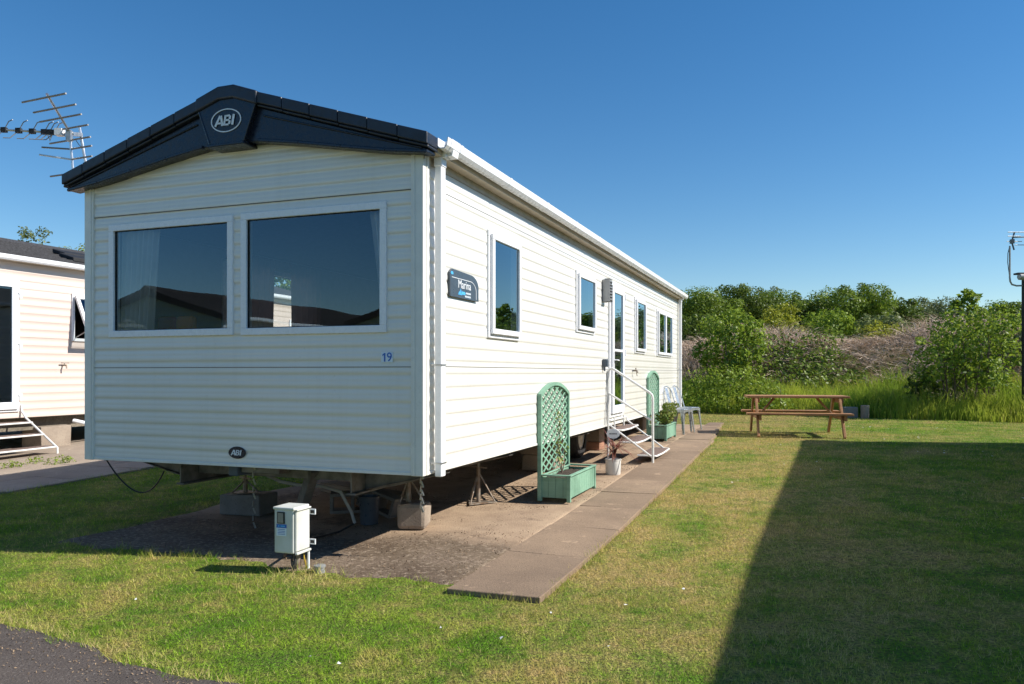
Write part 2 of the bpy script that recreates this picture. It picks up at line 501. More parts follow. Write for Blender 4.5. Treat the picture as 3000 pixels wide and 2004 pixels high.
# ------------------------------------------------------------------ mesh helpers
class MB:
    def __init__(self):
        self.v, self.f, self.mi, self.mats = [], [], [], []
        self.cur = 0

    def mat(self, m):
        if m not in self.mats:
            self.mats.append(m)
        self.cur = self.mats.index(m)
        return self

    def add(self, vs, fs):
        o = len(self.v)
        self.v += [tuple(p) for p in vs]
        self.f += [tuple(i + o for i in q) for q in fs]
        self.mi += [self.cur] * len(fs)
        return self

    def box(self, x0, x1, y0, y1, z0, z1):
        vs = [(x, y, z) for z in (z0, z1) for y in (y0, y1) for x in (x0, x1)]
        return self.add(vs, [(0, 2, 3, 1), (4, 5, 7, 6), (0, 1, 5, 4), (2, 6, 7, 3), (0, 4, 6, 2), (1, 3, 7, 5)])

    def bar(self, p, q, w, h, up=(0, 0, 1)):
        p, q = Vector(p), Vector(q)
        d = (q - p).normalized()
        u = Vector(up)
        s = d.cross(u)
        if s.length < 1e-4:
            s = d.cross(Vector((1, 0, 0)))
        s.normalize()
        u = s.cross(d).normalized()
        vs = []
        for c in (p, q):
            for a, b in ((-1, -1), (1, -1), (1, 1), (-1, 1)):
                vs.append(c + s * (a * w / 2) + u * (b * h / 2))
        return self.add(vs, [(0, 1, 2, 3), (7, 6, 5, 4), (0, 4, 5, 1), (1, 5, 6, 2), (2, 6, 7, 3), (3, 7, 4, 0)])

    def tube(self, pts, r, n=8, cap=True):
        pts = [Vector(p) for p in pts]
        rs = r if isinstance(r, (list, tuple)) else [r] * len(pts)
        vs = []
        prev = None
        for i, p in enumerate(pts):
            d = (pts[min(i + 1, len(pts) - 1)] - pts[max(i - 1, 0)]).normalized()
            if prev is None:
                s = d.cross(Vector((0, 0, 1)))
                if s.length < 1e-3:
                    s = d.cross(Vector((0, 1, 0)))
            else:
                s = prev - d * prev.dot(d)
                if s.length < 1e-4:
                    s = d.cross(Vector((0.3, 1, 0.2)))
            s.normalize(); prev = s
            t = d.cross(s)
            for k in range(n):
                a = 2 * math.pi * k / n
                vs.append(p + (s * math.cos(a) + t * math.sin(a)) * rs[i])
        fs = []
        for i in range(len(pts) - 1):
            for k in range(n):
                k2 = (k + 1) % n
                fs.append((i * n + k, i * n + k2, (i + 1) * n + k2, (i + 1) * n + k))
        if cap:
            fs.append(tuple(range(n))[::-1])
            fs.append(tuple((len(pts) - 1) * n + k for k in range(n)))
        return self.add(vs, fs)

    def lathe(self, prof, c=(0, 0, 0), n=24, axis='z', cap=True):
        vs = []
        for r, h in prof:
            for k in range(n):
                a = 2 * math.pi * k / n
                if axis == 'z':
                    vs.append((c[0] + r * math.cos(a), c[1] + r * math.sin(a), c[2] + h))
                elif axis == 'x':
                    vs.append((c[0] + h, c[1] + r * math.cos(a), c[2] + r * math.sin(a)))
                else:
                    vs.append((c[0] + r * math.cos(a), c[1] + h, c[2] + r * math.sin(a)))
        fs = []
        for i in range(len(prof) - 1):
            for k in range(n):
                k2 = (k + 1) % n
                fs.append((i * n + k, i * n + k2, (i + 1) * n + k2, (i + 1) * n + k))
        if cap:
            fs.append(tuple(range(n))[::-1])
            fs.append(tuple((len(prof) - 1) * n + k for k in range(n)))
        return self.add(vs, fs)

    def prism(self, poly, d0, d1, fn):
        """poly: list of (s, z); fn(s, d, z) gives the point"""
        n = len(poly)
        vs = [fn(s, d0, z) for s, z in poly] + [fn(s, d1, z) for s, z in poly]
        fs = [tuple(range(n)), tuple(range(2 * n - 1, n - 1, -1))]
        for i in range(n):
            j = (i + 1) % n
            fs.append((i, i + n, j + n, j))
        return self.add(vs, fs)

    def build(self, name, mat=None, parent=None, smooth=False, bevel=0.0, seg=1, recalc=True):
        me = bpy.data.meshes.new(name)
        me.from_pydata(self.v, [], self.f)
        mats = self.mats if self.mats else [mat]
        for m in mats:
            me.materials.append(m)
        if self.mats:
            me.polygons.foreach_set("material_index", self.mi)
        if recalc:
            bm = bmesh.new(); bm.from_mesh(me)
            bmesh.ops.recalc_face_normals(bm, faces=bm.faces)
            bm.to_mesh(me); bm.free()
        if smooth:
            me.polygons.foreach_set("use_smooth", [True] * len(me.polygons))
        me.update()
        o = bpy.data.objects.new(name, me)
        COL.objects.link(o)
        if parent is not None:
            o.parent = parent
        if bevel:
            b = o.modifiers.new("bevel", 'BEVEL')
            b.width = bevel; b.segments = seg; b.limit_method = 'ANGLE'; b.angle_limit = math.radians(50)
        if smooth:
            me.set_sharp_from_angle(angle=math.radians(42))
        return o


def mesh_np(name, verts, faces, mat, parent=None, tint=None, smooth=False):
    """fast mesh from arrays; faces all the same number of corners"""
    me = bpy.data.meshes.new(name)
    nv, nf, k = len(verts), len(faces), faces.shape[1]
    me.vertices.add(nv)
    me.vertices.foreach_set("co", np.ascontiguousarray(verts, dtype=np.float32).ravel())
    me.loops.add(nf * k)
    me.loops.foreach_set("vertex_index", np.ascontiguousarray(faces, dtype=np.int32).ravel())
    me.polygons.add(nf)
    me.polygons.foreach_set("loop_start", np.arange(0, nf * k, k, dtype=np.int32))
    me.polygons.foreach_set("loop_total", np.full(nf, k, dtype=np.int32))
    if smooth:
        me.polygons.foreach_set("use_smooth", np.ones(nf, dtype=bool))
    me.materials.append(mat)
    if tint is not None:
        a = me.attributes.new("tint", 'FLOAT', 'POINT')
        a.data.foreach_set("value", np.ascontiguousarray(tint, dtype=np.float32))
    me.update(calc_edges=True)
    o = bpy.data.objects.new(name, me)
    COL.objects.link(o)
    if parent is not None:
        o.parent = parent
    return o


def tag(o, label, cat, group=None, kind=None):
    o["label"] = label
    o["category"] = cat
    if group:
        o["group"] = group
    if kind:
        o["kind"] = kind
    return o


def struct(o, label=None, kind='structure'):
    o["kind"] = kind
    if label:
        o["label"] = label
    return o


def thing(name, label, cat, X=None, Y=None, z=None, rot=None, group=None, world=None):
    o = bpy.data.objects.new(name, None)
    COL.objects.link(o)
    if world is not None:
        x, y = world
    else:
        x, y = wpt(X, Y)
    o.location = (x, y, gzf(x, y) if z is None else z)
    o.rotation_euler = (0, 0, -TH if rot is None else rot)
    o.empty_display_size = 0.1
    return tag(o, label, cat, group)


def dup(root, label=None):
    r = root.copy(); COL.objects.link(r)
    if label:
        r["label"] = label
    for ch in list(root.children):
        c = ch.copy(); COL.objects.link(c); c.parent = r
        for g in list(ch.children):
            d = g.copy(); COL.objects.link(d); d.parent = c
    return r


def text_obj(name, body, size, mat, parent, mtx, extrude=0.002, shear=0.0, bold=0.0, align='CENTER', sx=1.0):
    cu = bpy.data.curves.new(name, 'FONT')
    cu.body = body; cu.size = size; cu.extrude = extrude; cu.shear = shear; cu.offset = bold
    cu.align_x = align; cu.align_y = 'CENTER'
    tmp = bpy.data.objects.new("tmp_text", cu); COL.objects.link(tmp)
    bpy.context.view_layer.update()
    me = bpy.data.meshes.new_from_object(tmp.evaluated_get(bpy.context.evaluated_depsgraph_get()))
    bpy.data.objects.remove(tmp, do_unlink=True)
    me.name = name
    me.materials.clear(); me.materials.append(mat)
    o = bpy.data.objects.new(name, me); COL.objects.link(o)
    o.parent = parent
    o.matrix_local = mtx @ Matrix.Diagonal((sx, 1, 1, 1))
    return o


def frame_mtx(origin, right, up):
    r, u = Vector(right).normalized(), Vector(up).normalized()
    n = r.cross(u)
    m = Matrix((r, u, n)).transposed().to_4x4()
    m.translation = Vector(origin)
    return m


def place_local(o):
    o.location = (OX, OY, 0)
    o.rotation_euler = (0, 0, -TH)
    return o


# ================================================================== THE SETTING
def grid_axis(spec):
    r = []
    for a, b, st in spec:
        n = max(1, int(round((b - a) / st)))
        r += [a + (b - a) * i / n for i in range(n)]
    r.append(spec[-1][1])
    return np.array(r)


gx = grid_axis([(-600, -100, 60), (-100, -30, 10), (-30, -10, 2), (-10, 14, 0.5), (14, 40, 1.5), (40, 100, 6), (100, 600, 60)])
gy = grid_axis([(-300, -60, 40), (-60, -10, 5), (-10, 24, 0.5), (24, 45, 1.0), (45, 120, 5), (120, 900, 60)])
GX, GY = np.meshgrid(gx, gy)
GZ = gz(GX, GY)
vv = np.stack([GX.ravel(), GY.ravel(), GZ.ravel()], 1)
nx, ny = len(gx), len(gy)
ii, jj = np.meshgrid(np.arange(nx - 1), np.arange(ny - 1))
q = (jj * nx + ii).ravel()
struct(mesh_np("lawn_ground", vv, np.stack([q, q + 1, q + nx + 1, q + nx], 1), M['lawn'], smooth=True),
       "mown lawn ground around the holiday caravans")


def pad_front(X):
    return -0.50 + 0.05 * math.sin(X * 3.1) + 0.035 * math.sin(X * 11.3 + 1) + 0.02 * math.sin(X * 29) - 0.03 * (X + 1)


def pad_left(Y):
    return -2.92 + 0.03 * math.sin(Y * 2.3) + 0.02 * math.sin(Y * 7.9)


def sheet(name, fx0, fx1, fy0, fy1, nx, ny, dz, mat, label):
    """a ground sheet in pitch axes laid just above the lawn"""
    V = []
    for j in range(ny + 1):
        for i in range(nx + 1):
            u, t = i / nx, j / ny
            Y0 = 0
            X = fx0(0) * (1 - u) + fx1(0) * u
            Y = fy0(X) * (1 - t) + fy1(X) * t
            X = fx0(Y) * (1 - u) + fx1(Y) * u
            V.append((X, Y, gl(X, Y) + dz))
    # a sunk rim, so that the sheet has no open edge
    cxm = sum(p[0] for p in V) / len(V); cym = sum(p[1] for p in V) / len(V)
    for k, (X, Y, Z) in enumerate(V):
        i, j = k % (nx + 1), k // (nx + 1)
        if i in (0, nx) or j in (0, ny):
            V[k] = (X + (0.02 if i == nx else -0.02 if i == 0 else 0), Y + (0.02 if j == ny else -0.02 if j == 0 else 0), Z - dz - 0.03)
    F = [(j * (nx + 1) + i, j * (nx + 1) + i + 1, (j + 1) * (nx + 1) + i + 1, (j + 1) * (nx + 1) + i) for j in range(ny) for i in range(nx)]
    o = mesh_np(name, np.array(V), np.array(F), mat)
    place_local(o)
    return struct(o, label)


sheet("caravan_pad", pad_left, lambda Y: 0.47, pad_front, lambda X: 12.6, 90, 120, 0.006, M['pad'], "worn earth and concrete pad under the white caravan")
sheet("neighbour_pad", lambda Y: -13.2, lambda Y: -7.0 + 0.04 * math.sin(Y * 4), lambda X: -1.5, lambda X: 9.8, 40, 60, 0.010, M['path2'], "pale concrete pad under the peach caravan")


def slabs(name, rows, Xf, dz, mat, label, jit=0.006, gap=0.008):
    mb = MB()
    r = random.Random(3)
    for k in range(len(rows) - 1):
        y0, y1 = rows[k] + gap / 2, rows[k + 1] - gap / 2
        for (x0, x1) in Xf(0.5 * (y0 + y1)):
            h = [dz + r.uniform(-jit, jit) for _ in range(4)]
            c = [(x0 + gap / 2, y0), (x1 - gap / 2, y0), (x1 - gap / 2, y1), (x0 + gap / 2, y1)]
            vs = [(x, y, gl(x, y) + hh) for (x, y), hh in zip(c, h)] + [(x, y, gl(x, y) - 0.05) for x, y in c]
            mb.add(vs, [(0, 1, 2, 3), (0, 4, 5, 1), (1, 5, 6, 2), (2, 6, 7, 3), (3, 7, 4, 0)])
    o = mb.build(name, mat, bevel=0.004)
    place_local(o)
    return struct(o, label)


def path_x(Y):
    r = 1.06 if Y < 8 else 1.06 - (Y - 8) * 0.06
    return [(0.475, r)]


prow = [-0.63, 0.40, 1.38, 2.28, 3.10, 3.95, 4.85, 5.75, 6.65, 7.5, 8.4, 9.3, 10.2, 11.1, 12.0, 12.9]
slabs("paving_slab_path", prow, path_x, 0.034, M['slab'], "brown paving slab path along the white caravan")
slabs("side_path", [-2.5 + 0.92 * k for k in range(14)], lambda Y: [(-7.0, -6.28), (-6.28, -5.56)], 0.022, M['path2'], "pale paving path in front of the peach caravan")

# the road: everything nearer than its ragged edge
RD = Vector((0.855, -0.519))                     # along the edge
RN = Vector((-0.519, -0.855))                    # towards the road
RP = Vector((-2.697, 4.154))


def road_edge(s):
    return 0.035 * math.sin(s * 2.1) + 0.03 * math.sin(s * 5.3 + 1) + 0.015 * math.sin(s * 13.1)


V, F = [], []
ns = 260
for i in range(ns + 1):
    s = -14 + 30 * i / ns
    for w in (road_edge(s), 1.0, 2.5, 5.0):
        p = RP + RD * s + RN * w
        V.append((p.x, p.y, gzf(p.x, p.y) + 0.010))
for i in range(ns):
    for k in range(3):
        F.append((i * 4 + k, (i + 1) * 4 + k, (i + 1) * 4 + k + 1, i * 4 + k + 1))
struct(mesh_np("asphalt_road", np.array(V), np.array(F), M['road']), "dark asphalt site road with a ragged dry edge")


# ================================================================== CARAVANS
PITCH = 0.0975
PROF_T = np.array([0, 0.05, 0.11, 0.20, 0.44, 0.50, 0.56, 0.80, 1.0])
PROF_D = np.array([0.0, 0.0026, 0.0056, 0.0066, 0.0064, 0.0050, 0.0060, 0.0036, 0.0])


def siding_wall(name, to3d, s0, s1, z0, z1, holes, mat, parent, pitch=PITCH, amp=1.0, cuts=(), grooves=(), zref=None, ts=None, td=None):
    T = PROF_T if ts is None else ts
    Dp = PROF_D if td is None else td
    zref = z0 if zref is None else zref
    zs = set()
    k = 0
    while zref + k * pitch < z1:
        for t in T[:-1]:
            z = zref + (k + t) * pitch
            if z0 <= z <= z1:
                zs.add(round(z, 5))
        k += 1
    zs |= {z0, z1}
    ss = {s0, s1}
    for a, b, c, d in holes:
        ss |= {a, b}
        zs |= {c, d}
    n = int((s1 - s0) / 0.6) + 1
    for i in range(1, n):
        ss.add(s0 + (s1 - s0) * i / n)
    zs, ss = sorted(zs), sorted(ss)

    def dep(z):
        u = ((z - zref) / pitch) % 1.0
        d = float(np.interp(u, T, Dp)) * amp
        for g in grooves:
            if abs(z - g) < 0.004:
                d -= 0.02
        return d
    mb = MB()
    idx = {}
    V, F = [], []
    for j, z in enumerate(zs):
        d = dep(z)
        for i, s in enumerate(ss):
            idx[i, j] = len(V); V.append(to3d(s, d, z))
    for j in range(len(zs) - 1):
        for i in range(len(ss) - 1):
            sm, zm = (ss[i] + ss[i + 1]) / 2, (zs[j] + zs[j + 1]) / 2
            if any(a < sm < b and c < zm < d for a, b, c, d in holes):
                continue
            F.append((idx[i, j], idx[i + 1, j], idx[i + 1, j + 1], idx[i, j + 1]))
    mb.add(V, F)
    o = mb.build(name, mat, parent, smooth=False, recalc=False)
    me = o.data
    if cuts:
        bm = bmesh.new(); bm.from_mesh(me)
        for co, no in cuts:
            geom = bm.verts[:] + bm.edges[:] + bm.faces[:]
            bmesh.ops.bisect_plane(bm, geom=geom, plane_co=co, plane_no=no, clear_outer=True, clear_inner=False)
        bm.to_mesh(me); bm.free()
    me.polygons.foreach_set("use_smooth", [True] * len(me.polygons))
    me.update()
    return o


def window(parent, fn, s0, s1, z0, z1, fw=0.05, proud=0.022, sash=None, glass='glass', split=None, label=None):
    """fn(s, d, z): d outwards. A frame part with its pane(s) as sub-part."""
    mb = MB().mat(M['upvc'])

    def bar(a, b, c, d, d0, d1):
        mb.prism([(a, c), (b, c), (b, d), (a, d)], d0, d1, fn)
    bk = -0.05
    bar(s0, s1, z1 - fw, z1, bk, proud); bar(s0, s1, z0, z0 + fw, bk, proud)
    bar(s0, s0 + fw, z0 + fw, z1 - fw, bk, proud); bar(s1 - fw, s1, z0 + fw, z1 - fw, bk, proud)
    panes = [(s0 + fw, s1 - fw)]
    if split:
        bar(split - fw / 2, split + fw / 2, z0 + fw, z1 - fw, bk, proud)
        panes = [(s0 + fw, split - fw / 2), (split + fw / 2, s1 - fw)]
    res = []
    if sash:
        for a, b in panes:
            c, d = z0 + fw * 0.6, z1 - fw * 0.6
            a2, b2 = a - fw * 0.4, b + fw * 0.4
            p0, p1 = proud + 0.001, proud + 0.028
            bar(a2, b2, d - sash, d, p0, p1); bar(a2, b2, c, c + sash, p0, p1)
            bar(a2, a2 + sash, c + sash, d - sash, p0, p1); bar(b2 - sash, b2, c + sash, d - sash, p0, p1)
            res.append((a2 + sash, b2 - sash, c + sash, d - sash, proud + 0.010))
    else:
        g = 0.006
        mb.mat(M['gap'])
        for a, b in panes:
            c, d = z0 + fw, z1 - fw
            bar(a, b, d - g, d, -0.012, 0.006); bar(a, b, c, c + g, -0.012, 0.006)
            bar(a, a + g, c + g, d - g, -0.012, 0.006); bar(b - g, b, c + g, d - g, -0.012, 0.006)
            res.append((a + g, b - g, c + g, d - g, -0.004))
    o = mb.build("window", None, parent, bevel=0.004)
    if label:
        o["label"] = label
    for a, b, c, d, dp in res:
        pm = MB()
        pm.prism([(a, c), (b, c), (b, d), (a, d)], dp - 0.004, dp, fn)
        # a single sheet is enough for the eye and keeps the reflection single
        pm = MB(); pm.add([fn(a, dp, c), fn(b, dp, c), fn(b, dp, d), fn(a, dp, d)], [(0, 1, 2, 3)])
        pm.build("pane", M[glass], o, recalc=False)
    return o


def drape(name, fn, s0, s1, z0, z1, mat, parent, waves=9, amp=0.03, s0b=None, s1b=None, dbase=-0.16):
    n = 60
    V, F = [], []
    rr = random.Random(int(s0 * 100) + 5)
    ph = rr.uniform(0, 6)
    for j in range(9):
        t = j / 8
        a = s0 + ((s0b if s0b is not None else s0) - s0) * t
        b = s1 + ((s1b if s1b is not None else s1) - s1) * t
        z = z1 + (z0 - z1) * t
        for i in range(n + 1):
            u = i / n
            V.append(fn(a + (b - a) * u, dbase + amp * math.sin(u * waves * 6.283 + ph + 0.5 * math.sin(u * 9)) * (0.6 + 0.4 * t), z))
    for j in range(8):
        for i in range(n):
            k = j * (n + 1) + i
            F.append((k, k + 1, k + n + 2, k + n + 1))
    mb = MB(); mb.add(V, F)
    return mb.build(name, mat, parent, smooth=True, recalc=False)


# ------------------------------------------------------------------ the white caravan
W, L = 3.05, 11.61
ZB, ZE = 0.604, 2.90
car = thing("static_caravan", "long white static caravan with navy gable fascia and the number 19", "caravan", 0, 0, 0)
fr = lambda s, d, z: (s, -d, z)
rt = lambda s, d, z: (d, s, z)
lf = lambda s, d, z: (-W - d, s, z)
rr_ = lambda s, d, z: (s, L + d, z)

fwin = [(-2.808, -1.579, 1.584, 2.489), (-1.506, -0.270, 1.580, 2.493)]
cx = -W / 2
gable_cuts = [((0.1, 0, 2.875), Vector((0.30, 0, 0.95)).normalized()), ((-W - 0.1, 0, 2.875), Vector((-0.30, 0, 0.95)).normalized())]
ins = lambda h, e=0.03: [(a + e, b - e, c + e, d - e) for a, b, c, d in h]
siding_wall("front_wall", fr, -W, 0, ZB, 3.32, ins(fwin), M['cream'], car, cuts=gable_cuts, amp=1.15)
swin = [(1.158, 1.913, 1.588, 2.481), (3.815, 4.642, 1.765, 2.473), (7.10, 7.90, 1.600, 2.462), (9.018, 10.595, 1.590, 2.425)]
DOOR = (5.40, 6.215, 0.700, 2.52)
siding_wall("side_wall", rt, 0, L, ZB, ZE - 0.02, ins(swin + [DOOR]), M['cream'], car)
lwin = [(1.55, 3.05, 1.55, 2.42)]
siding_wall("far_side_wall", lf, 0, L, ZB, ZE - 0.02, ins(lwin), M['cream'], car)
siding_wall("rear_wall", rr_, -W, 0, ZB, 3.32, [], M['cream'], car, cuts=gable_cuts)

# seams: thin dark joint strips
mb = MB()
for z in (1.34, 2.56):
    mb.box(-W + 0.08, -0.08, -0.0092, 0.004, z - 0.0022, z + 0.0022)
mb.box(-0.004, 0.0080, 0.19, 5.38, 1.3428, 1.3472); mb.box(-0.004, 0.0080, 6.25, L - 0.1, 1.3428, 1.3472)
mb.box(-0.004, 0.0080, 0.19, L - 0.1, 2.5978, 2.6022)
mb.build("panel_joint", M['joint'], car)


def window_set():
    for h in fwin:
        window(car, fr, *h, fw=0.052)
    for i, h in enumerate(swin):
        window(car, rt, *h, fw=0.055, sash=0.045, glass='sideglass', split=9.81 if i == 3 else None)
    for h in lwin:
        window(car, lf, *h, fw=0.052)


window_set()

# corner trims, base trim
for sg in (0, 1):
    mx_ = (lambda x: x) if sg == 0 else (lambda x: -W - x)
    mb = MB()
    mb.prism([(mx_(-0.078), -0.020), (mx_(0.017), -0.020), (mx_(0.017), 0.075), (mx_(0.002), 0.075), (mx_(0.002), -0.002), (mx_(-0.078), -0.002)], ZB - 0.012, 2.86, lambda s, d, z: (s, z, d))
    mb.box(*sorted((mx_(-0.060), mx_(-0.044))), -0.026, -0.0195, ZB - 0.012, 2.855)
    mb.box(*sorted((mx_(0.0165), mx_(0.023))), 0.030, 0.040, ZB - 0.012, 2.84)
    mb.build("corner_trim", M['trim'], car, bevel=0.003)
mb = MB(); mb.box(0.002, 0.020, L - 0.09, L + 0.02, ZB - 0.012, 2.85); mb.build("corner_trim", M['trim'], car, bevel=0.003)
mb = MB(); mb.box(-W + 0.08, -0.08, -0.016, -0.002, ZB - 0.010, ZB + 0.012); mb.build("base_trim", M['trim'], car, bevel=0.002)
mb = MB(); mb.box(0.002, 0.014, 0.08, L - 0.1, ZB - 0.010, ZB + 0.010); mb.build("base_trim", M['trim'], car, bevel=0.002)

# gable fascia ----------------------------------------------------------------
fx = lambda s, d, z: (cx + s, -d, z)


def topz(s):           # top of the roof bar over the distance s from the centre line
    s = abs(s)
    return 3.338 - (s - 0.25) * 0.318 if s > 0.25 else 3.338


half = W / 2 + 0.115
for sg in (-1, 1):
    mb = MB()
    pos = 0.255
    while pos < half - 0.01:
        e = min(pos + 0.232, half)
        a, b = sg * pos, sg * (e - 0.0025)
        za, zb_ = topz(pos), topz(e)
        mb.prism([(a, za - 0.084), (b, zb_ - 0.080), (b, zb_ + 0.002), (a, za - 0.001)], -0.02, 0.155, fx)
        mb.prism([(a, za - 0.105), (b, zb_ - 0.101), (b, zb_ - 0.0805), (a, za - 0.0845)], -0.02, 0.138, fx)
        pos = e
    mb.build("roof_verge", M['navytile'], car, bevel=0.008, seg=2)
low = [(0.10, 2.990), (0.25, 2.986), (0.6, 2.935), (0.95, 2.872), (1.30, 2.812), (half - 0.02, 2.772)]
for sg in (-1, 1):
    mb = MB()
    up = [(sg * s, topz(s) - 0.1055) for s in (half - 0.02, 0.9, 0.255)] + [(sg * 0.10, 3.25)]
    poly = [(sg * s, z) for s, z in low] + up
    mb.prism(poly, -0.01, 0.105, fx)
    # raised shadow line along the panel and a rolled lower lip
    for (p, q) in (((0.30, 3.165), (half - 0.06, 2.805)),):
        mb.bar(fx(sg * p[0], 0.108, p[1]), fx(sg * q[0], 0.108, q[1]), 0.016, 0.014, up=(0, 0, 1))
    for (p, q) in zip(low[1:-1], low[2:]):
        mb.bar(fx(sg * p[0], 0.105, p[1] + 0.006), fx(sg * q[0], 0.105, q[1] + 0.006), 0.03, 0.024, up=(0, 0, 1))
    mb.build("gable_fascia", M['navy'], car, bevel=0.006, seg=2)
mb = MB()
mb.prism([(-0.145, 2.972), (0.145, 2.972), (0.262, 3.262), (0.06, 3.318), (-0.06, 3.318), (-0.262, 3.262)], 0.0, 0.150, fx)
mb.prism([(-0.165, 2.962), (0.165, 2.962), (0.165, 2.985), (-0.165, 2.985)], 0.0, 0.168, fx)
for sg in (-1, 1):
    mb.bar(fx(sg * 0.150, 0.148, 2.985), fx(sg * 0.255, 0.148, 3.25), 0.018, 0.012, up=(0, 1, 0))
cen = mb.build("fascia_crest", M['navy'], car, bevel=0.007, seg=2)
mb = MB()
mb.prism([(-0.275, 3.235), (-0.065, 3.305), (0.065, 3.305), (0.275, 3.235), (0.275, 3.335), (0.07, 3.405), (-0.07, 3.405), (-0.275, 3.335)], -0.3, 0.168, fx)
mb.build("ridge_cap", M['navytile'], car, bevel=0.014, seg=3)


def badge(parent, origin, right, up, w, h, ring=True, back=None, size=None):
    o = bpy.data.objects
    mtx = frame_mtx(origin, right, up)
    mb = MB()
    n = 56
    r, u, nn = Vector(right).normalized(), Vector(up).normalized(), Vector(right).cross(Vector(up)).normalized()

    def ell(kw, kh, d):
        return [Vector(origin) + r * (w / 2 * kw * math.cos(2 * math.pi * i / n)) + u * (h / 2 * kh * math.sin(2 * math.pi * i / n)) + nn * d for i in range(n)]
    if ring:
        a, b, c, d = ell(1, 1, 0), ell(1, 1, 0.004), ell(0.94, 0.91, 0.004), ell(0.94, 0.91, 0)
        fs = []
        for i in range(n):
            j = (i + 1) % n
            fs += [(i, j, n + j, n + i), (n + i, n + j, 2 * n + j, 2 * n + i), (2 * n + i, 2 * n + j, 3 * n + j, 3 * n + i)]
        mb.add(a + b + c + d, fs)
        res = mb.build("logo_ring", M['letter'], parent)
    else:
        a, b = ell(1, 1, 0), ell(0.97, 0.95, 0.004)
        mb.add(a + b, [tuple(range(n, 2 * n))] + [(i, (i + 1) % n, n + (i + 1) % n, n + i) for i in range(n)])
        res = mb.build("logo_plate", M['navy'], parent)
    m = mtx.copy(); m.translation = Vector(origin) + nn * 0.0035 - r * (w * 0.012)
    lh = h * 0.44
    mb = MB()

    def stroke(x0, y0, x1, y1, w_):
        p0, p1 = m @ Vector((x0 + 0.20 * y0, y0, 0.0012)), m @ Vector((x1 + 0.20 * y1, y1, 0.0012))
        mb.bar(p0, p1, w_, 0.0024, up=tuple(nn))
    t_ = lh * 0.22
    hh = lh / 2
    a0 = -lh * 1.13                                     # A
    stroke(a0, -hh, a0 + lh * 0.42, hh, t_); stroke(a0 + lh * 0.86, -hh, a0 + lh * 0.50, hh, t_ * 1.1); stroke(a0 + lh * 0.2, -hh * 0.45, a0 + lh * 0.75, -hh * 0.45, t_ * 0.75)
    b0 = -lh * 0.07                                     # B
    stroke(b0, -hh, b0, hh, t_)
    for yy in (-hh * 0.84, 0.0, hh * 0.84):
        stroke(b0, yy, b0 + lh * 0.52, yy, t_ * 0.78)
    stroke(b0 + lh * 0.60, -hh * 0.80, b0 + lh * 0.60, -hh * 0.10, t_); stroke(b0 + lh * 0.57, hh * 0.14, b0 + lh * 0.57, hh * 0.80, t_)
    stroke(b0 + lh * 0.98, -hh, b0 + lh * 0.98, hh, t_ * 1.15)   # I
    mb.build("logo_letters", M['letter'], parent if ring else res)
    return res


# the crest leans with the panel; logo sits on its face
badge(cen, fx(0.0, 0.1525, 3.150), (1, 0, 0), (0, 0, 1), 0.272, 0.172)
badge(car, (-1.542, -0.0125, 0.700), (1, 0, 0), (0, 0, 1), 0.160, 0.092, ring=False)

# number plate
mb = MB(); mb.box(-0.312, -0.222, -0.0135, -0.008, 1.372, 1.442)
npl = mb.build("number_sticker", M['stickerw'], car)
text_obj("number_letters", "9", 0.086, M['bluel'], npl, frame_mtx((-0.247, -0.0142, 1.406), (1, 0, 0), (0, 0, 1)), 0.0008, bold=0.0010)
mb = MB(); mb.prism([(-0.290, 1.377), (-0.278, 1.377), (-0.278, 1.437), (-0.286, 1.437), (-0.302, 1.426), (-0.302, 1.416), (-0.290, 1.423)], 0.0138, 0.0150, fr); mb.build("number_letters", M['bluel'], npl)

# roof
mb = MB()
e = 0.10
th = 0.05
prof = [(e, 2.895), (cx, 2.895 + 0.318 * (-cx + e)), (-W - e, 2.895)]
poly = prof + [(x, z - th) for x, z in prof[::-1]]
mb.prism(poly, 0.0, L + 0.12, lambda s, d, z: (s, d, z))
mb.build("roof", M['darkroof'], car)
mb = MB()
mb.box(0.012, e - 0.002, 0.005, L + 0.10, 2.800, 2.842); mb.box(-W - e + 0.002, -W - 0.012, 0.005, L + 0.1, 2.800, 2.842)
mb.box(0.006, 0.011, 0.08, L - 0.1, 2.745, 2.80)
mb.prism([(0.02, 2.80), (cx, 3.24), (-W - 0.02, 2.80), (-W - 0.02, 2.76), (cx, 3.20), (0.02, 2.76)], 0.0025, 0.012, lambda s, d, z: (s, -d, z))
mb.build("soffit", M['soffit'], car)

# gutters
gprof = [(0.103, 2.902), (0.103, 2.840), (0.122, 2.826), (0.158, 2.826), (0.178, 2.848), (0.186, 2.900), (0.180, 2.900), (0.172, 2.852), (0.155, 2.834), (0.124, 2.834), (0.109, 2.846), (0.109, 2.902)]
mb = MB()
mb.prism(gprof, 0.02, L + 0.10, lambda s, d, z: (s, d, z))
gut = mb.build("gutter", M['upvc'], car)
for y in [0.10, 0.255] + [1.25 + 1.0 * k for k in range(11)]:
    sc = [((s - 0.145) * 1.10 + 0.145, (z - 2.862) * 1.09 + 2.862) for s, z in gprof[:6]]
    poly = sc + [(s, z + 0.002) for s, z in gprof[5::-1]]
    mb = MB()
    mb.prism(poly, y - 0.022, y + 0.022, lambda s, d, z: (s, d, z))
    mb.build("gutter_bracket", M['upvc'], gut, bevel=0.002)
mb = MB(); mb.prism([(0.10, 2.80), (0.165, 2.80), (0.188, 2.905), (0.10, 2.905)], 0.13, 0.225, lambda s, d, z: (s, d, z))
mb.build("gutter_outlet", M['upvc'], gut, bevel=0.002)
mb = MB(); mb.prism([(-W - s, z) for s, z in gprof], 0.02, L + 0.10, lambda s, d, z: (s, d, z)); mb.build("gutter", M['upvc'], car)


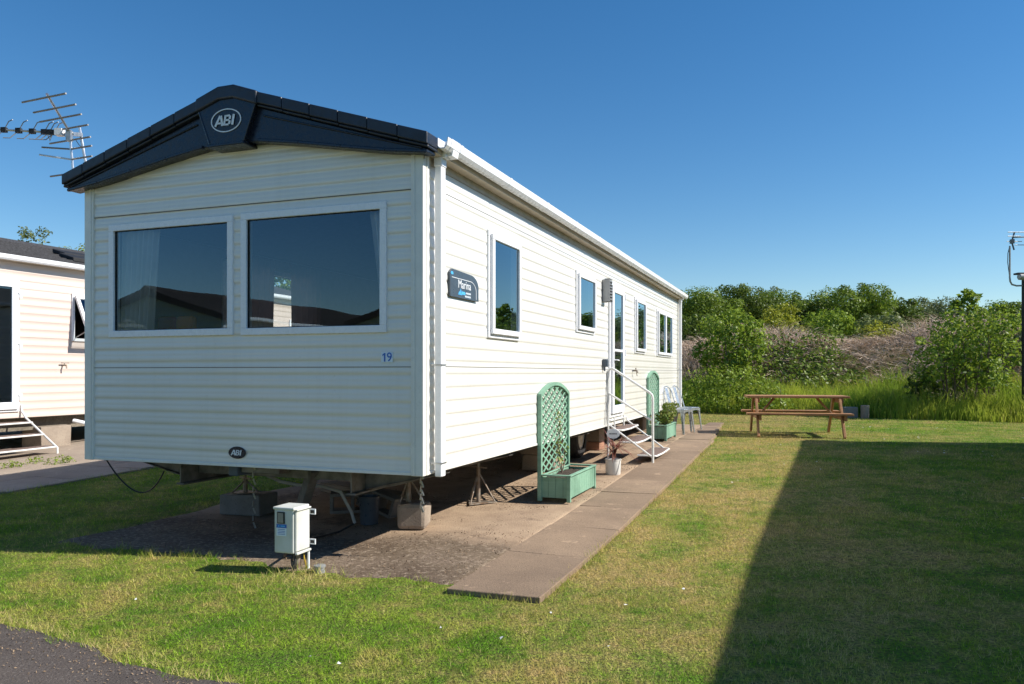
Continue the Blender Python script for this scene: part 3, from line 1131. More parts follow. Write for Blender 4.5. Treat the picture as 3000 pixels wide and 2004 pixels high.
def downpipe(y):
    mb = MB()
    mb.box(0.036, 0.088, y, y + 0.070, 0.575, 2.74)
    mb.box(0.030, 0.094, y - 0.005, y + 0.075, 2.735, 2.80)
    mb.box(0.050, 0.125, y - 0.003, y + 0.073, 2.790, 2.835)
    o = mb.build("downpipe", M['upvc'], car, bevel=0.005)
    for z in (0.665, 1.350):
        mb = MB()
        mb.box(0.008, 0.092, y - 0.006, y - 0.001, z, z + 0.010)
        mb.box(0.0885, 0.092, y - 0.001, y + 0.076, z, z + 0.010)
        mb.build("pipe_clip", M['galv'], o)


downpipe(0.118)
downpipe(L - 0.20)

# door
fn = rt
a, b, c, d = DOOR
mb = MB().mat(M['upvc'])
fw = 0.055
for q in ((a, b, d - fw, d, -0.05, 0.03), (a, b, c, c + fw, -0.05, 0.03), (a, a + fw, c + fw, d - fw, -0.05, 0.03), (b - fw, b, c + fw, d - fw, -0.05, 0.03)):
    mb.prism([(q[0], q[2]), (q[1], q[2]), (q[1], q[3]), (q[0], q[3])], q[4], q[5], fn)
dr = mb.build("door_frame", None, car, bevel=0.004)
a2, b2, c2, d2 = a + 0.05, b - 0.05, c + 0.05, d - 0.05
mb = MB().mat(M['upvc'])
sw = 0.092
zr = 1.585
for q in ((a2, b2, d2 - sw, d2), (a2, b2, c2, c2 + 0.11), (a2, a2 + sw, c2 + 0.11, d2 - sw), (b2 - sw, b2, c2 + 0.11, d2 - sw), (a2 + sw, b2 - sw, zr, zr + 0.035)):
    mb.prism([(q[0], q[2]), (q[1], q[2]), (q[1], q[3]), (q[0], q[3])], 0.031, 0.062, fn)
door = mb.build("door", None, car, bevel=0.004)
for z0, z1 in ((c2 + 0.11, zr), (zr + 0.035, d2 - sw)):
    mb = MB(); mb.add([fn(a2 + sw, 0.045, z0), fn(b2 - sw, 0.045, z0), fn(b2 - sw, 0.045, z1), fn(a2 + sw, 0.045, z1)], [(0, 1, 2, 3)])
    mb.build("pane", M['sideglass'], door, recalc=False)
for z in (2.36, 1.58, 0.88):
    mb = MB()
    mb.tube([fn(b2 + 0.006, 0.070, z - 0.045), fn(b2 + 0.006, 0.070, z + 0.045)], 0.009, 8)
    mb.box(0.031, 0.066, b2 - 0.012, b2 + 0.022, z - 0.03, z + 0.03)
    mb.build("hinge", M['upvc'], door)
mb = MB()
mb.box(0.063, 0.070, a2 + 0.025, a2 + 0.055, 1.36, 1.58)
mb.tube([fn(a2 + 0.04, 0.068, 1.47), fn(a2 + 0.04, 0.105, 1.47), fn(a2 + 0.15, 0.108, 1.465)], 0.009, 8)
mb.build("handle", M['upvc'], door, smooth=True)

# louvred lamp beside the door
mb = MB()
mb.box(0.012, 0.035, 5.06, 5.20, 2.21, 2.50)
for k in range(7):
    z = 2.24 + k * 0.038
    mb.box(0.035, 0.115, 5.065, 5.195, z, z + 0.014)
mb.box(0.035, 0.110, 5.056, 5.064, 2.215, 2.495); mb.box(0.035, 0.110, 5.196, 5.204, 2.215, 2.495)
mb.box(0.035, 0.112, 5.066, 5.194, 2.498, 2.512)
lamp = mb.build("outside_lamp", M['lampgrey'], car, bevel=0.002)
mb = MB(); mb.box(0.036, 0.080, 5.08, 5.18, 2.235, 2.47); mb.build("lamp_diffuser", M['upvc'], lamp)
mb = MB(); mb.box(0.012, 0.060, 5.06, 5.17, 1.375, 1.475); mb.box(0.060, 0.068, 5.07, 5.16, 1.39, 1.465); mb.box(0.02, 0.04, 5.09, 5.12, 1.32, 1.375)
mb.build("meter_box", M['slate'], car, bevel=0.004)
mb = MB()
mb.tube([(0.0, 6.98, 1.33), (0.075, 6.98, 1.33), (0.085, 6.98, 1.30)], 0.012, 8); mb.tube([(0.055, 6.98, 1.33), (0.055, 6.98, 1.365)], 0.007, 6); mb.bar((0.055, 6.94, 1.368), (0.055, 7.02, 1.368), 0.014, 0.008)
mb.tube([(0.06, 6.98, 1.33), (0.065, 7.02, 1.25)], 0.006, 6)
mb.build("outside_tap", M['rustgalv'], car, smooth=True)

# name plate
y0, y1, z0, z1 = 0.392, 0.930, 1.862, 2.066
poly = [(y0 + 0.01, z0), (y1, z0), (y1, z1 - 0.10)]
for k in range(1, 9):
    t = k / 9 * math.pi / 2
    poly.append((y1 - 0.16 * (1 - math.cos(t)), z1 - 0.10 + 0.09 * math.sin(t)))
poly += [(y1 - 0.16, z1 - 0.01), (y0 + 0.04, z1), (y0, z1 - 0.03)]
mb = MB().mat(M['slate']); mb.prism(poly, 0.011, 0.026, rt)
pl = mb.build("name_plate", None, car)
# pale pinstripe that runs under the top and down the right side
mb = MB()
zz = z1 - 0.062
pin = [(y0 + 0.03, zz)] + [(y1 - 0.165, zz)]
for k in range(1, 9):
    t = k / 8 * math.pi / 2
    pin.append((y1 - 0.165 + 0.115 * math.sin(t), zz - 0.075 * (1 - math.cos(t))))
pin.append((y1 - 0.05, z0 + 0.01))
for p, q in zip(pin[:-1], pin[1:]):
    mb.bar(rt(p[0], 0.0265, p[1]), rt(q[0], 0.0265, q[1]), 0.002, 0.004, up=(0, 0, 1)) if abs(q[1] - p[1]) < abs(q[0] - p[0]) else mb.bar(rt(p[0], 0.0265, p[1]), rt(q[0], 0.0265, q[1]), 0.006, 0.002, up=(1, 0, 0))
mb.build("pinstripe", M['letter'], pl)
text_obj("name_letters", "Marina", 0.088, M['letter'], pl, frame_mtx((0.0265, 0.655, 1.963), (0, 1, 0), (0, 0, 1)), 0.0008, sx=1.0)
mb = MB()
for k, (yy, h) in enumerate(((0.555, 0.030), (0.580, 0.050), (0.605, 0.036))):
    mb.prism([(yy - 0.018, 1.885), (yy + 0.004, 1.885), (yy + 0.012, 1.885 + h * 0.6), (yy + 0.002, 1.885 + h)], 0.0262, 0.0272, rt)
mb.prism([(0.605, 1.893), (0.66, 1.889), (0.675, 1.903), (0.655, 1.915), (0.615, 1.912)], 0.0262, 0.0270, rt)
mb.build("blue_emblem", M['cyan'], pl)
mb = MB()
mb.prism([(0.405, 2.030), (0.425, 2.022), (0.452, 2.026), (0.445, 2.044), (0.415, 2.046)], 0.0262, 0.0270, rt)
mb.build("blue_spot", M['cyan'], pl)
mb = MB()
rl = random.Random(4)
for z, s, e2 in ((1.907, 0.682, 0.775), (1.882, 0.665, 0.775)):
    y = s
    while y < e2:
        w_ = rl.uniform(0.008, 0.013)
        mb.prism([(y, z - 0.007), (y + w_, z - 0.007), (y + w_ * 0.7, z + 0.007), (y, z + 0.006)], 0.0262, 0.0268, rt)
        y += w_ + 0.004
mb.build("small_print", M['stickerw'], pl)

# interior
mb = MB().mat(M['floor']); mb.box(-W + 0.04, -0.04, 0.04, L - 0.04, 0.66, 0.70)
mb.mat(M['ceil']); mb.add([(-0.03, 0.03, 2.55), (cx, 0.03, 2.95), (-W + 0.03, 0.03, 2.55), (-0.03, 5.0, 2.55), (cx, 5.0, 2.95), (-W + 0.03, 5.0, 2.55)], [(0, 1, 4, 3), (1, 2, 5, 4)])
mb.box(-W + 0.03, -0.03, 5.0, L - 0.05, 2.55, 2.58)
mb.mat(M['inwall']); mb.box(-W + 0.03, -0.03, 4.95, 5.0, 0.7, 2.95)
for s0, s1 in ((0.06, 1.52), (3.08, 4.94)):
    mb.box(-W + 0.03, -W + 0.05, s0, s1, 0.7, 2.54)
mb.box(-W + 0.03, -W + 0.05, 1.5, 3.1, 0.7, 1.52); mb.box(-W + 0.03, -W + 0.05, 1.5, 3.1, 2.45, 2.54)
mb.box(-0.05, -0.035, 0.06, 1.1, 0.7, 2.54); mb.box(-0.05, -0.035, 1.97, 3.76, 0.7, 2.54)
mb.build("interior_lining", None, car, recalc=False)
mb = MB(); mb.box(-W + 0.06, -0.1, 0.25, 0.85, 0.7, 1.15); mb.box(-W + 0.06, -0.1, 0.25, 0.42, 1.15, 1.50); mb.box(-W + 0.06, -W + 0.7, 0.9, 3.2, 0.7, 1.15)
mb.build("interior_seat", M['sofa'], car, bevel=0.03, seg=2)
mb = MB()
for x, col in ((-2.66, (0.45, 0.02, 0.03)), (-2.46, (0.6, 0.2, 0.02))):
    mb = MB(); mb.box(x - 0.09, x + 0.09, 0.42, 0.50, 1.50, 1.78)
    mb.build("interior_cushion", simple("cushion_%s" % ("red" if x < -2.6 else "orange"), col, 0.9), car, bevel=0.03, seg=2)
drape("curtain", fr, -2.77, -2.38, 1.60, 2.50, M['net'], car, waves=7, s1b=-2.46, dbase=-0.085)
drape("curtain", fr, -0.46, -0.29, 1.60, 2.50, M['net'], car, waves=3, s0b=-0.33, dbase=-0.085)
lfi = lambda s, d, z: (-W - d, s, z)
drape("curtain", lfi, 1.50, 2.20, 1.50, 2.50, M['curtain'], car, waves=7, s1b=2.16)
drape("curtain", lfi, 2.52, 3.10, 1.50, 2.50, M['curtain'], car, waves=6, s0b=2.55)
drape("curtain", rt, 1.2, 1.62, 1.62, 2.46, M['net'], car, waves=6)

# chassis, wheels, drawbar
mb = MB()
for X in (-0.72, -2.33):
    mb.box(X - 0.035, X + 0.035, 0.25, L - 0.2, 0.575, 0.595); mb.box(X - 0.006, X + 0.006, 0.25, L - 0.2, 0.40, 0.575); mb.box(X - 0.04, X + 0.04, 0.25, L - 0.2, 0.385, 0.40)
for y in np.arange(0.45, L - 0.2, 1.35):
    mb.box(-2.32, -0.73, y, y + 0.05, 0.46, 0.56)
    for sg, x0 in ((1, -0.72), (-1, -2.33)):
        e_ = -0.03 if sg > 0 else -W + 0.03
        mb.prism([(x0, 0.40), (x0 + sg * 0.25, 0.44), (e_, 0.555), (e_, 0.59), (x0, 0.59)], y, y + 0.012, lambda s, d, z: (s, d, z))
        mb.prism([(x0, 0.40), (e_, 0.555), (e_, 0.562), (x0, 0.407)], y - 0.03, y + 0.07, lambda s, d, z: (s, d, z))
mb.bar((-1.18, 0.45, 0.545), (-1.42, 0.62, 0.18), 0.07, 0.10)
mb.build("chassis", M['chassis'], car, bevel=0.003)
mb = MB(); mb.box(-W + 0.02, -0.02, 0.02, L - 0.02, 0.597, 0.655); mb.build("underfloor", M['under'], car)
mb = MB(); mb.box(-1.72, -1.635, 0.10, 0.30, 0.505, 0.590)
mb.build("waste_box", M['bluepipe'], car, bevel=0.006)
mb = MB(); mb.box(-1.630, -1.28, 0.14, 0.26, 0.53, 0.592); mb.build("gas_bracket", M['chassis'], car, bevel=0.004)
mb = MB(); mb.box(-2.62, -2.30, 1.5, 2.0, 0.52, 0.58); mb.tube([(-2.75, 1.4, 0.52), (-2.3, 1.4, 0.50), (-2.2, 2.6, 0.48)], 0.035, 8); mb.build("waste_pipe", M['bluepipe'], car)
for X in (-0.50, -2.62):
    for y in (5.62,):
        gg = gl(X, y) + 0.02
        R = 0.30
        mb = MB(); mb.lathe([(R * 0.62, -0.085), (R * 0.90, -0.085), (R * 0.985, -0.06), (R, -0.02), (R, 0.02), (R * 0.985, 0.06), (R * 0.90, 0.085), (R * 0.62, 0.085)], (X, y, gg + R), 36, 'x', cap=False)
        wh = mb.build("wheel", M['black'], car, smooth=True)
        mb = MB(); mb.lathe([(R * 0.64, 0.070), (R * 0.56, 0.075), (R * 0.5, 0.030), (R * 0.22, 0.028), (R * 0.2, 0.07), (R * 0.08, 0.08)], (X, y, gg + R), 28, 'x'); mb.build("hub", M['silverhub'], wh, smooth=True)
# loose cable under the left corner
mb = MB()
pts = []
for k in range(25):
    t = k / 24
    pts.append((-2.93 + 0.62 * t, 0.05 + 0.05 * math.sin(t * 3), 0.62 - 0.95 * (t * (1 - t)) - 0.10 * t))
mb.tube(pts, 0.006, 6); mb.build("hanging_cable", M['cable'], car, smooth=True)
for (x, y, z1_, z0_) in ((-0.06, 0.10, 0.60, 0.34), (-1.50, 0.12, 0.60, 0.10)):
    mb = MB()
    for k in range(9):
        z = z1_ + (z0_ - z1_) * k / 9
        mb.bar((x, y, z), (x + 0.012 * (-1) ** k, y + 0.01, z - 0.045), 0.012 if k % 2 else 0.005, 0.006 if k % 2 else 0.014, up=(1, 0, 0))
    mb.build("chain", M['galv'], car)


# ------------------------------------------------------------------ plainer caravans: the neighbour on the left, and those across the road and on the right that show in the glass and by their shadow
def plain_caravan(name, label, X, Y, rot, w, l, zb, ze, zr, wall, roof, z=0.0, world=None, holes_r=(), pitch=0.125, group=None):
    """right side wall at local x = 0, front at local y = 0"""
    r = thing(name, label, "caravan", X, Y, z, rot, group, world)
    TT = np.array([0, 0.05, 0.10, 0.5, 1.0]); DD = np.array([0, 0.006, 0.007, 0.004, 0.0])
    F_ = lambda s, d, z: (s, -d, z)
    R_ = lambda s, d, z: (d, s, z)
    L_ = lambda s, d, z: (-w - d, s, z)
    B_ = lambda s, d, z: (s, l + d, z)
    sl = (zr - ze) / (w / 2 + 0.1)
    cuts = [((0.1, 0, ze - 0.03), Vector((sl, 0, 1)).normalized()), ((-w - 0.1, 0, ze - 0.03), Vector((-sl, 0, 1)).normalized())]
    k = dict(pitch=pitch, ts=TT, td=DD)
    siding_wall("front_wall", F_, -w, 0, zb, zr, [], wall, r, cuts=cuts, **k)
    siding_wall("side_wall", R_, 0, l, zb, ze - 0.02, list(holes_r), wall, r, **k)
    siding_wall("far_side_wall", L_, 0, l, zb, ze - 0.02, [], wall, r, **k)
    siding_wall("rear_wall", B_, -w, 0, zb, zr, [], wall, r, cuts=cuts, **k)
    for sg in (0, 1):
        mb = MB()
        e = 0.12
        x0, x1 = (e, -w / 2) if sg == 0 else (-w - e, -w / 2)
        n = 14
        for i in range(n):            # courses of lapped tiles
            t0, t1 = i / n, (i + 1) / n
            a, b = x0 + (x1 - x0) * t0, x0 + (x1 - x0) * t1
            za, zb2 = ze + (zr - ze) * t0, ze + (zr - ze) * t1
            mb.prism([(a, za - 0.03), (b, zb2 - 0.03), (b, zb2 + 0.004), (a, za + 0.022)], -0.16, l + 0.16, lambda s, d, z: (s, d, z))
        mb.build("roof", roof, r)
    mb = MB(); mb.prism([(-w / 2 - 0.12, zr - 0.03), (-w / 2 + 0.12, zr - 0.03), (-w / 2 + 0.03, zr + 0.045), (-w / 2 - 0.03, zr + 0.045)], -0.17, l + 0.17, lambda s, d, z: (s, d, z))
    mb.build("ridge_cap", roof, r)
    for y0, y1 in ((-0.175, -0.02), (l + 0.02, l + 0.175)):
        mb = MB()
        for sg in (0, 1):
            x0 = 0.13 if sg == 0 else -w - 0.13
            mb.prism([(x0, ze - 0.12), (-w / 2, zr - 0.17), (-w / 2, zr - 0.02), (x0, ze + 0.02)], y0 - 0.002, y1, lambda s, d, z: (s, d, z))
        mb.build("gable_fascia", roof, r)
    for sx in (0, 1):
        mb = MB(); mx = (lambda x: x) if sx == 0 else (lambda x: -w - x)
        mb.prism([(mx(0.105), ze + 0.0), (mx(0.105), ze - 0.06), (mx(0.13), ze - 0.075), (mx(0.17), ze - 0.075), (mx(0.19), ze - 0.05), (mx(0.195), ze + 0.005), (mx(0.18), ze + 0.005), (mx(0.17), ze - 0.055), (mx(0.125), ze - 0.055), (mx(0.12), ze + 0.0)], -0.05, l + 0.05, lambda s, d, z: (s, d, z))
        mb.build("gutter", M['upvc'], r)
        mb = MB(); mb.box(min(mx(0.012), mx(0.104)), max(mx(0.012), mx(0.104)), 0, l, ze - 0.075, ze - 0.045); mb.build("soffit", M['soffit'], r)
        mb = MB(); mb.box(*sorted((mx(-0.06), mx(0.014))), -0.016, -0.002, zb - 0.01, ze - 0.08); mb.box(*sorted((mx(0.002), mx(0.0145))), -0.0015, 0.06, zb - 0.01, ze - 0.08); mb.build("corner_trim", M['upvc'], r)
    mb = MB(); mb.box(-w + 0.03, -0.03, 0.03, l - 0.03, zb - 0.005, zb + 0.05); mb.build("underfloor", M['under'], r)
    mb = MB(); mb.box(-w + 0.03, -0.03, 1.8, 1.83, zb + 0.05, ze - 0.05); mb.box(-w + 0.03, -0.03, 5.2, 5.23, zb + 0.05, ze - 0.05); mb.box(-w * 0.7, -w * 0.7 + 0.03, 1.84, 5.19, zb + 0.05, ze - 0.05); mb.build("interior_lining", M['inwall'], r)
    mb = MB()
    for X_ in (-0.25, -w + 0.25):
        mb.box(X_ - 0.05, X_ + 0.05, 0.1, l - 0.1, zb - 0.215, zb - 0.006)
    for y in np.arange(0.5, l, 1.8):
        mb.box(-w + 0.31, -0.31, y, y + 0.06, zb - 0.17, zb - 0.03)
    mb.build("chassis", M['greywood'] if name == "peach_caravan" else M['chassis'], r)
    return r, F_, R_


NY0 = -1.6
hole_door = (3.06 - NY0, 3.93 - NY0, 0.70, 2.74)
hole_win = (4.867 - NY0, 5.95 - NY0, 1.823, 2.620)
nb, nF, nR = plain_caravan("peach_caravan", "peach clad static caravan with dark tiled roof at the left edge", -8.96, NY0, None, 3.6, 13.6, 0.600, 3.08, 3.62, M['peach'], M['darkroof'],
                           holes_r=[(hole_door[0] + .03, hole_door[1] - .03, hole_door[2] + .03, hole_door[3] - .03), (hole_win[0] + .03, hole_win[1] - .03, hole_win[2] + .03, hole_win[3] - .03)])
a, b, c, d = hole_door
mb = MB().mat(M['upvc'])
for q in ((a, b, d - 0.05, d), (a, b, c, c + 0.05), (a, a + 0.05, c + 0.05, d - 0.05), (b - 0.05, b, c + 0.05, d - 0.05)):
    mb.prism([(q[0], q[2]), (q[1], q[2]), (q[1], q[3]), (q[0], q[3])], -0.04, 0.03, nR)
dr = mb.build("door_frame", None, nb, bevel=0.004)
mb = MB().mat(M['upvc'])
for q in ((a + .04, b - .04, d - 0.13, d - 0.04), (a + .04, b - .04, c + 0.04, c + 0.15), (a + .04, a + .145, c + 0.15, d - 0.13), (b - .145, b - .04, c + 0.15, d - 0.13)):
    mb.prism([(q[0], q[2]), (q[1], q[2]), (q[1], q[3]), (q[0], q[3])], 0.031, 0.065, nR)
nd_ = mb.build("door", None, nb, bevel=0.004)
mb = MB(); mb.add([nR(a + .145, .045, c + .15), nR(b - .145, .045, c + .15), nR(b - .145, .045, d - .13), nR(a + .145, .045, d - .13)], [(0, 1, 2, 3)]); mb.build("pane", M['sideglass'], nd_, recalc=False)
for z in (2.50, 1.72, 0.93):
    mb = MB(); mb.box(0.031, 0.075, b - 0.035, b + 0.012, z - 0.05, z + 0.05); mb.box(0.066, 0.082, b - 0.06, b - 0.03, z + 0.02, z + 0.03); mb.build("hinge", M['upvc'], nd_)
a, b, c, d = hole_win
mb = MB().mat(M['upvc'])
for q in ((a, b, d - 0.05, d), (a, b, c, c + 0.05), (a, a + 0.05, c + 0.05, d - 0.05), (b - 0.05, b, c + 0.05, d - 0.05)):
    mb.prism([(q[0], q[2]), (q[1], q[2]), (q[1], q[3]), (q[0], q[3])], -0.06, 0.03, nR)
nw = mb.build("window", None, nb, bevel=0.004)
# top hung sash standing open
hz = d - 0.05
ang = math.radians(24)
sf = lambda s, dd, z: nR(s, 0.045 + (hz - z) * math.sin(ang) + dd * math.cos(ang), hz - (hz - z) * math.cos(ang) + dd * math.sin(ang))
mb = MB().mat(M['upvc'])
sa, sb, sc_, sd = a + 0.02, b - 0.02, c + 0.02, hz
for q in ((sa, sb, sd - 0.06, sd), (sa, sb, sc_, sc_ + 0.06), (sa, sa + 0.06, sc_ + 0.06, sd - 0.06), (sb - 0.06, sb, sc_ + 0.06, sd - 0.06)):
    mb.prism([(q[0], q[2]), (q[1], q[2]), (q[1], q[3]), (q[0], q[3])], 0.0, 0.04, sf)
ns_ = mb.build("sash", None, nw, bevel=0.003)
ns_["label"] = "open top hung sash tilted outwards"
mb = MB(); mb.add([sf(sa + .06, .02, sc_ + .06), sf(sb - .06, .02, sc_ + .06), sf(sb - .06, .02, sd - .06), sf(sa + .06, .02, sd - .06)], [(0, 1, 2, 3)]); mb.build("pane", M['sideglass'], nw, recalc=False)
mb = MB(); mb.tube([nR(a + .06, .0, c + .05), sf(a + .06, 0, c + .12)], 0.007, 6); mb.build("window_stay", M['galv'], nw)
mb = MB(); mb.tube([(0.0, 6.3, 1.42), (0.09, 6.3, 1.42), (0.10, 6.3, 1.37)], 0.014, 8); mb.bar((0.05, 6.24, 1.46), (0.05, 6.38, 1.46), 0.02, 0.012); mb.tube([(0.05, 6.3, 1.42), (0.05, 6.3, 1.46)], 0.008, 6)
mb.build("outside_tap", M['rustgalv'], nb, smooth=True)
mb = MB(); mb.prism([(-0.62, 3.30), (-0.28, 3.20), (-0.28, 3.27), (-0.62, 3.37)], 6.75, 7.4, lambda s, d, z: (s, d, z)); mb.build("roof_vent", M['black'], nb, bevel=0.01)
mb = MB(); mb.prism([(-1.02, 3.42), (-0.72, 3.33), (-0.72, 3.40), (-1.02, 3.49)], 6.95, 7.6, lambda s, d, z: (s, d, z)); mb.build("roof_vent", M['black'], nb, bevel=0.01)
mb = MB(); mb.tube([(-0.12, 6.6, 0.50), (0.03, 6.75, 0.44), (0.02, 7.4, 0.44), (-0.1, 8.0, 0.46)], 0.035, 10); mb.build("waste_pipe", M['upvc'], nb, smooth=True)

window(nb, nR, 12.35, 13.2, 1.75, 2.55, proud=0.03, glass='sideglass')
# caravans across the road, mirrored in the front windows, and the one on the right whose shadow falls on the lawn
CG = "caravans across the road mirrored in the front windows"
oc, oF, oR = plain_caravan("tan_caravan", "tan clad caravan with a brown roof mirrored in the left front window", None, None, math.pi - TH, 4.0, 11.0, 0.55, 2.52, 3.22, M['tan'], M['brownroof'], world=wpt(-13.4, -9.0), group=CG)
window(oc, oF, -3.3, -2.1, 1.3, 2.1, proud=0.02, glass='sideglass'); window(oc, oF, -1.9, -0.7, 1.3, 2.1, proud=0.02, glass='sideglass')
o2, p2F, p2R = plain_caravan("tan_caravan", "tan clad caravan with a brown roof mirrored low in the right front window", None, None, math.pi - TH - 0.12, 3.6, 11.0, 0.55, 2.45, 3.05, M['tan'], M['brownroof'], world=wpt(-7.2, -10.6), group=CG)
window(o2, p2F, -2.9, -1.9, 1.3, 2.1, proud=0.02, glass='sideglass'); window(o2, p2F, -1.7, -0.7, 1.3, 2.1, proud=0.02, glass='sideglass')
SR = -math.radians(21.0)
rc, rF, rR = plain_caravan("cream_caravan", "cream caravan beyond the right edge whose shadow crosses the lawn", None, None, SR, 3.5, 12.2, 0.65, 3.14, 3.70, M['tan'], M['brownroof'],
                           world=(8.61 - 12.36 * 0.358 + 3.70 * 0.934, 12.77 - 12.36 * 0.934 - 3.70 * 0.358))
window(rc, rF, -3.0, -1.85, 1.6, 2.5, glass='sideglass'); window(rc, rF, -1.7, -0.5, 1.6, 2.5, glass='sideglass')
mb = MB(); mb.tube([(-2.2, 11.3, 3.4), (-2.2, 11.3, 4.0)], 0.07, 12); mb.lathe([(0.12, 3.95), (0.13, 4.01), (0.02, 4.10)], (-2.2, 11.3, 0), 14); mb.build("chimney", M['galv'], rc)


# ------------------------------------------------------------------ steps
def steps_at_door():
    t = thing("door_steps", "white tubular door steps with brown treads and a handrail against the white caravan", "steps", 0, 5.85, 0.0)
    t.location.z = 0
    g = 0.09
    W_ = M['whitesteel']
    y0, y1 = -0.50, 0.58          # local to the thing
    tr = [(0.06, 0.185, 0.555), (0.24, 0.375, 0.397), (0.48, 0.635, 0.232)]
    for xa, xb, z in ((0.02, 0.19, 0.555), (0.17, 0.385, 0.397), (0.40, 0.635, 0.232)):
        mb = MB(); mb.box(xa, xb, y0 + 0.05, y1 - 0.02, z - 0.022, z); tq = mb.build("tread", M['tread'], t)
        mb = MB()
        mb.tube([(xa, y0 + 0.03, z - 0.012), (xb, y0 + 0.03, z - 0.012), (xb + 0.012, y0 + 0.06, z - 0.014), (xb + 0.012, (y0 + y1) / 2, z - 0.022), (xb + 0.012, y1 - 0.03, z - 0.010), (xb, y1, z - 0.008), (xa, y1, z - 0.008)], 0.012, 8)
        mb.build("tread_frame", W_, tq, smooth=True)
    for y in (y0, y1):
        mb = MB(); mb.tube([(0.03, y, 0.68), (0.03, y, 0.62), (0.16, y, 0.52), (0.60, y, 0.20), (0.60, y, g + 0.03)] if y > 0 else [(0.05, y, 0.60), (0.60, y, 0.205)], 0.013, 8)
        mb.build("stringer", W_, t, smooth=True)
    for yy in ((-0.52,)):
        mb = MB()
        mb.tube([(0.02, yy, g + 0.02), (0.02, yy, 1.30), (0.035, yy, 1.345), (0.075, yy, 1.355), (0.115, yy, 1.335), (0.565, yy, 1.045), (0.60, yy, 1.01), (0.61, yy, 0.96), (0.61, yy, g + 0.0)], 0.0165, 10)
        mb.tube([(0.02, yy, 1.035), (0.61, yy, 0.675)], 0.0135, 8)
        mb.build("handrail", W_, t, smooth=True)
    mb = MB(); mb.tube([(0.60, y1, 0.21), (0.60, y1, g + 0.01)], 0.013, 8); mb.build("leg", W_, t, smooth=True)
    for y in (y0 + 0.25, y1 - 0.25):
        mb = MB(); mb.tube([(0.04, y, 0.70), (0.045, y, 0.55)], 0.012, 8); mb.build("bracket", W_, t, smooth=True)
    mb = MB(); mb.tube([(0.03, y0 + 0.05, 0.665), (0.03, y1 - 0.05, 0.665)], 0.012, 8); mb.build("bracket", W_, t, smooth=True)
    return t


steps_at_door()

ns = thing("door_steps", "low white steps with brown treads below the peach caravan's glazed door", "steps", -8.96, 3.45, 0.0)
ns.location.z = 0
for xa, z in ((0.02, 0.547), (0.27, 0.37), (0.52, 0.19)):
    mb = MB(); mb.box(xa, xa + 0.24, -0.50, 0.48, z - 0.025, z); tq = mb.build("tread", M['tread'], ns)
    mb = MB(); mb.tube([(xa, 0.50, z - 0.012), (xa + 0.255, 0.50, z - 0.012), (xa + 0.255, -0.52, z - 0.02), (xa, -0.52, z - 0.02)], 0.013, 8); mb.build("tread_frame", M['whitesteel'], tq, smooth=True)
for y in (0.515, -0.535):
    mb = MB(); mb.tube([(0.02, y, 0.80), (0.03, y, 0.70), (0.12, y, 0.60), (0.78, y, 0.16), (0.78, y, 0.05)], 0.016, 8); mb.build("stringer", M['whitesteel'], ns, smooth=True)


# ------------------------------------------------------------------ supports, blocks and things under the caravans
def rough_block(mb, x0, x1, y0, y1, z0, z1, r, j=0.012):
    n0 = len(mb.v)
    mb.box(x0, x1, y0, y1, z0, z1)
    mb.v[n0:] = [(x + r.uniform(-j, j), y + r.uniform(-j, j), z + (r.uniform(-j, j) if z > z0 else 0)) for x, y, z in mb.v[n0:]]


def stone(name, label, X, Y, sx, sy, h, mat, group=None, rot=None, z=None, j=0.010, bev=0.02, cat="block"):
    r = random.Random(int(abs(X * 331 + Y * 57)) + 3)
    t = thing(name, label, cat, X, Y, gl(X, Y) + 0.008 if z is None else z, rot, group)
    bpy.data.objects.remove(t, do_unlink=True)
    mb = MB(); rough_block(mb, -sx / 2, sx / 2, -sy / 2, sy / 2, 0, h, r, j)
    o = mb.build(name, mat, None, bevel=bev, seg=2)
    x, y = wpt(X, Y)
    o.location = (x, y, gl(X, Y) + 0.008 if z is None else z)
    o.rotation_euler = (0, 0, -TH if rot is None else rot)
    return tag(o, label, cat, group)


AG = "axle stands under the white caravan"


def axle_stand(label, X, Y, zbase, ztop, plate=True, spread=0.13):
    t = thing("axle_stand", label, "axle stand", X, Y, zbase, -TH + 0.15 * X, AG)
    h = ztop - zbase
    mb = MB(); mb.tube([(0, 0, 0.01), (0, 0, h * 0.72)], 0.020, 10); mb.build("post", M['rustgalv'], t, smooth=True)
    mb = MB(); mb.tube([(0, 0, h * 0.70), (0, 0, h - 0.015)], 0.013, 10); mb.box(-0.05, 0.05, -0.035, 0.035, h - 0.014, h); mb.build("screw", M['rustgalv'], t)
    mb = MB(); mb.bar((-0.09, 0, h * 0.76), (0.09, 0, h * 0.74), 0.016, 0.012); mb.build("screw_handle", M['rustgalv'], t)
    for k in range(3):
        a = 2 * math.pi * k / 3 + 0.5
        mb = MB(); mb.tube([(0.015 * math.cos(a), 0.015 * math.sin(a), h * 0.60), (spread * math.cos(a), spread * math.sin(a), 0.012)], 0.008, 6); mb.build("brace", M['rustgalv'], t)
    if plate:
        mb = MB(); mb.prism([(spread * 1.15 * math.cos(2 * math.pi * k / 3 + 0.5), spread * 1.15 * math.sin(2 * math.pi * k / 3 + 0.5)) for k in range(3)], 0.002, 0.010, lambda s, d, z: (s, z, d)); mb.build("foot_plate", M['rustgalv'], t)
    return t


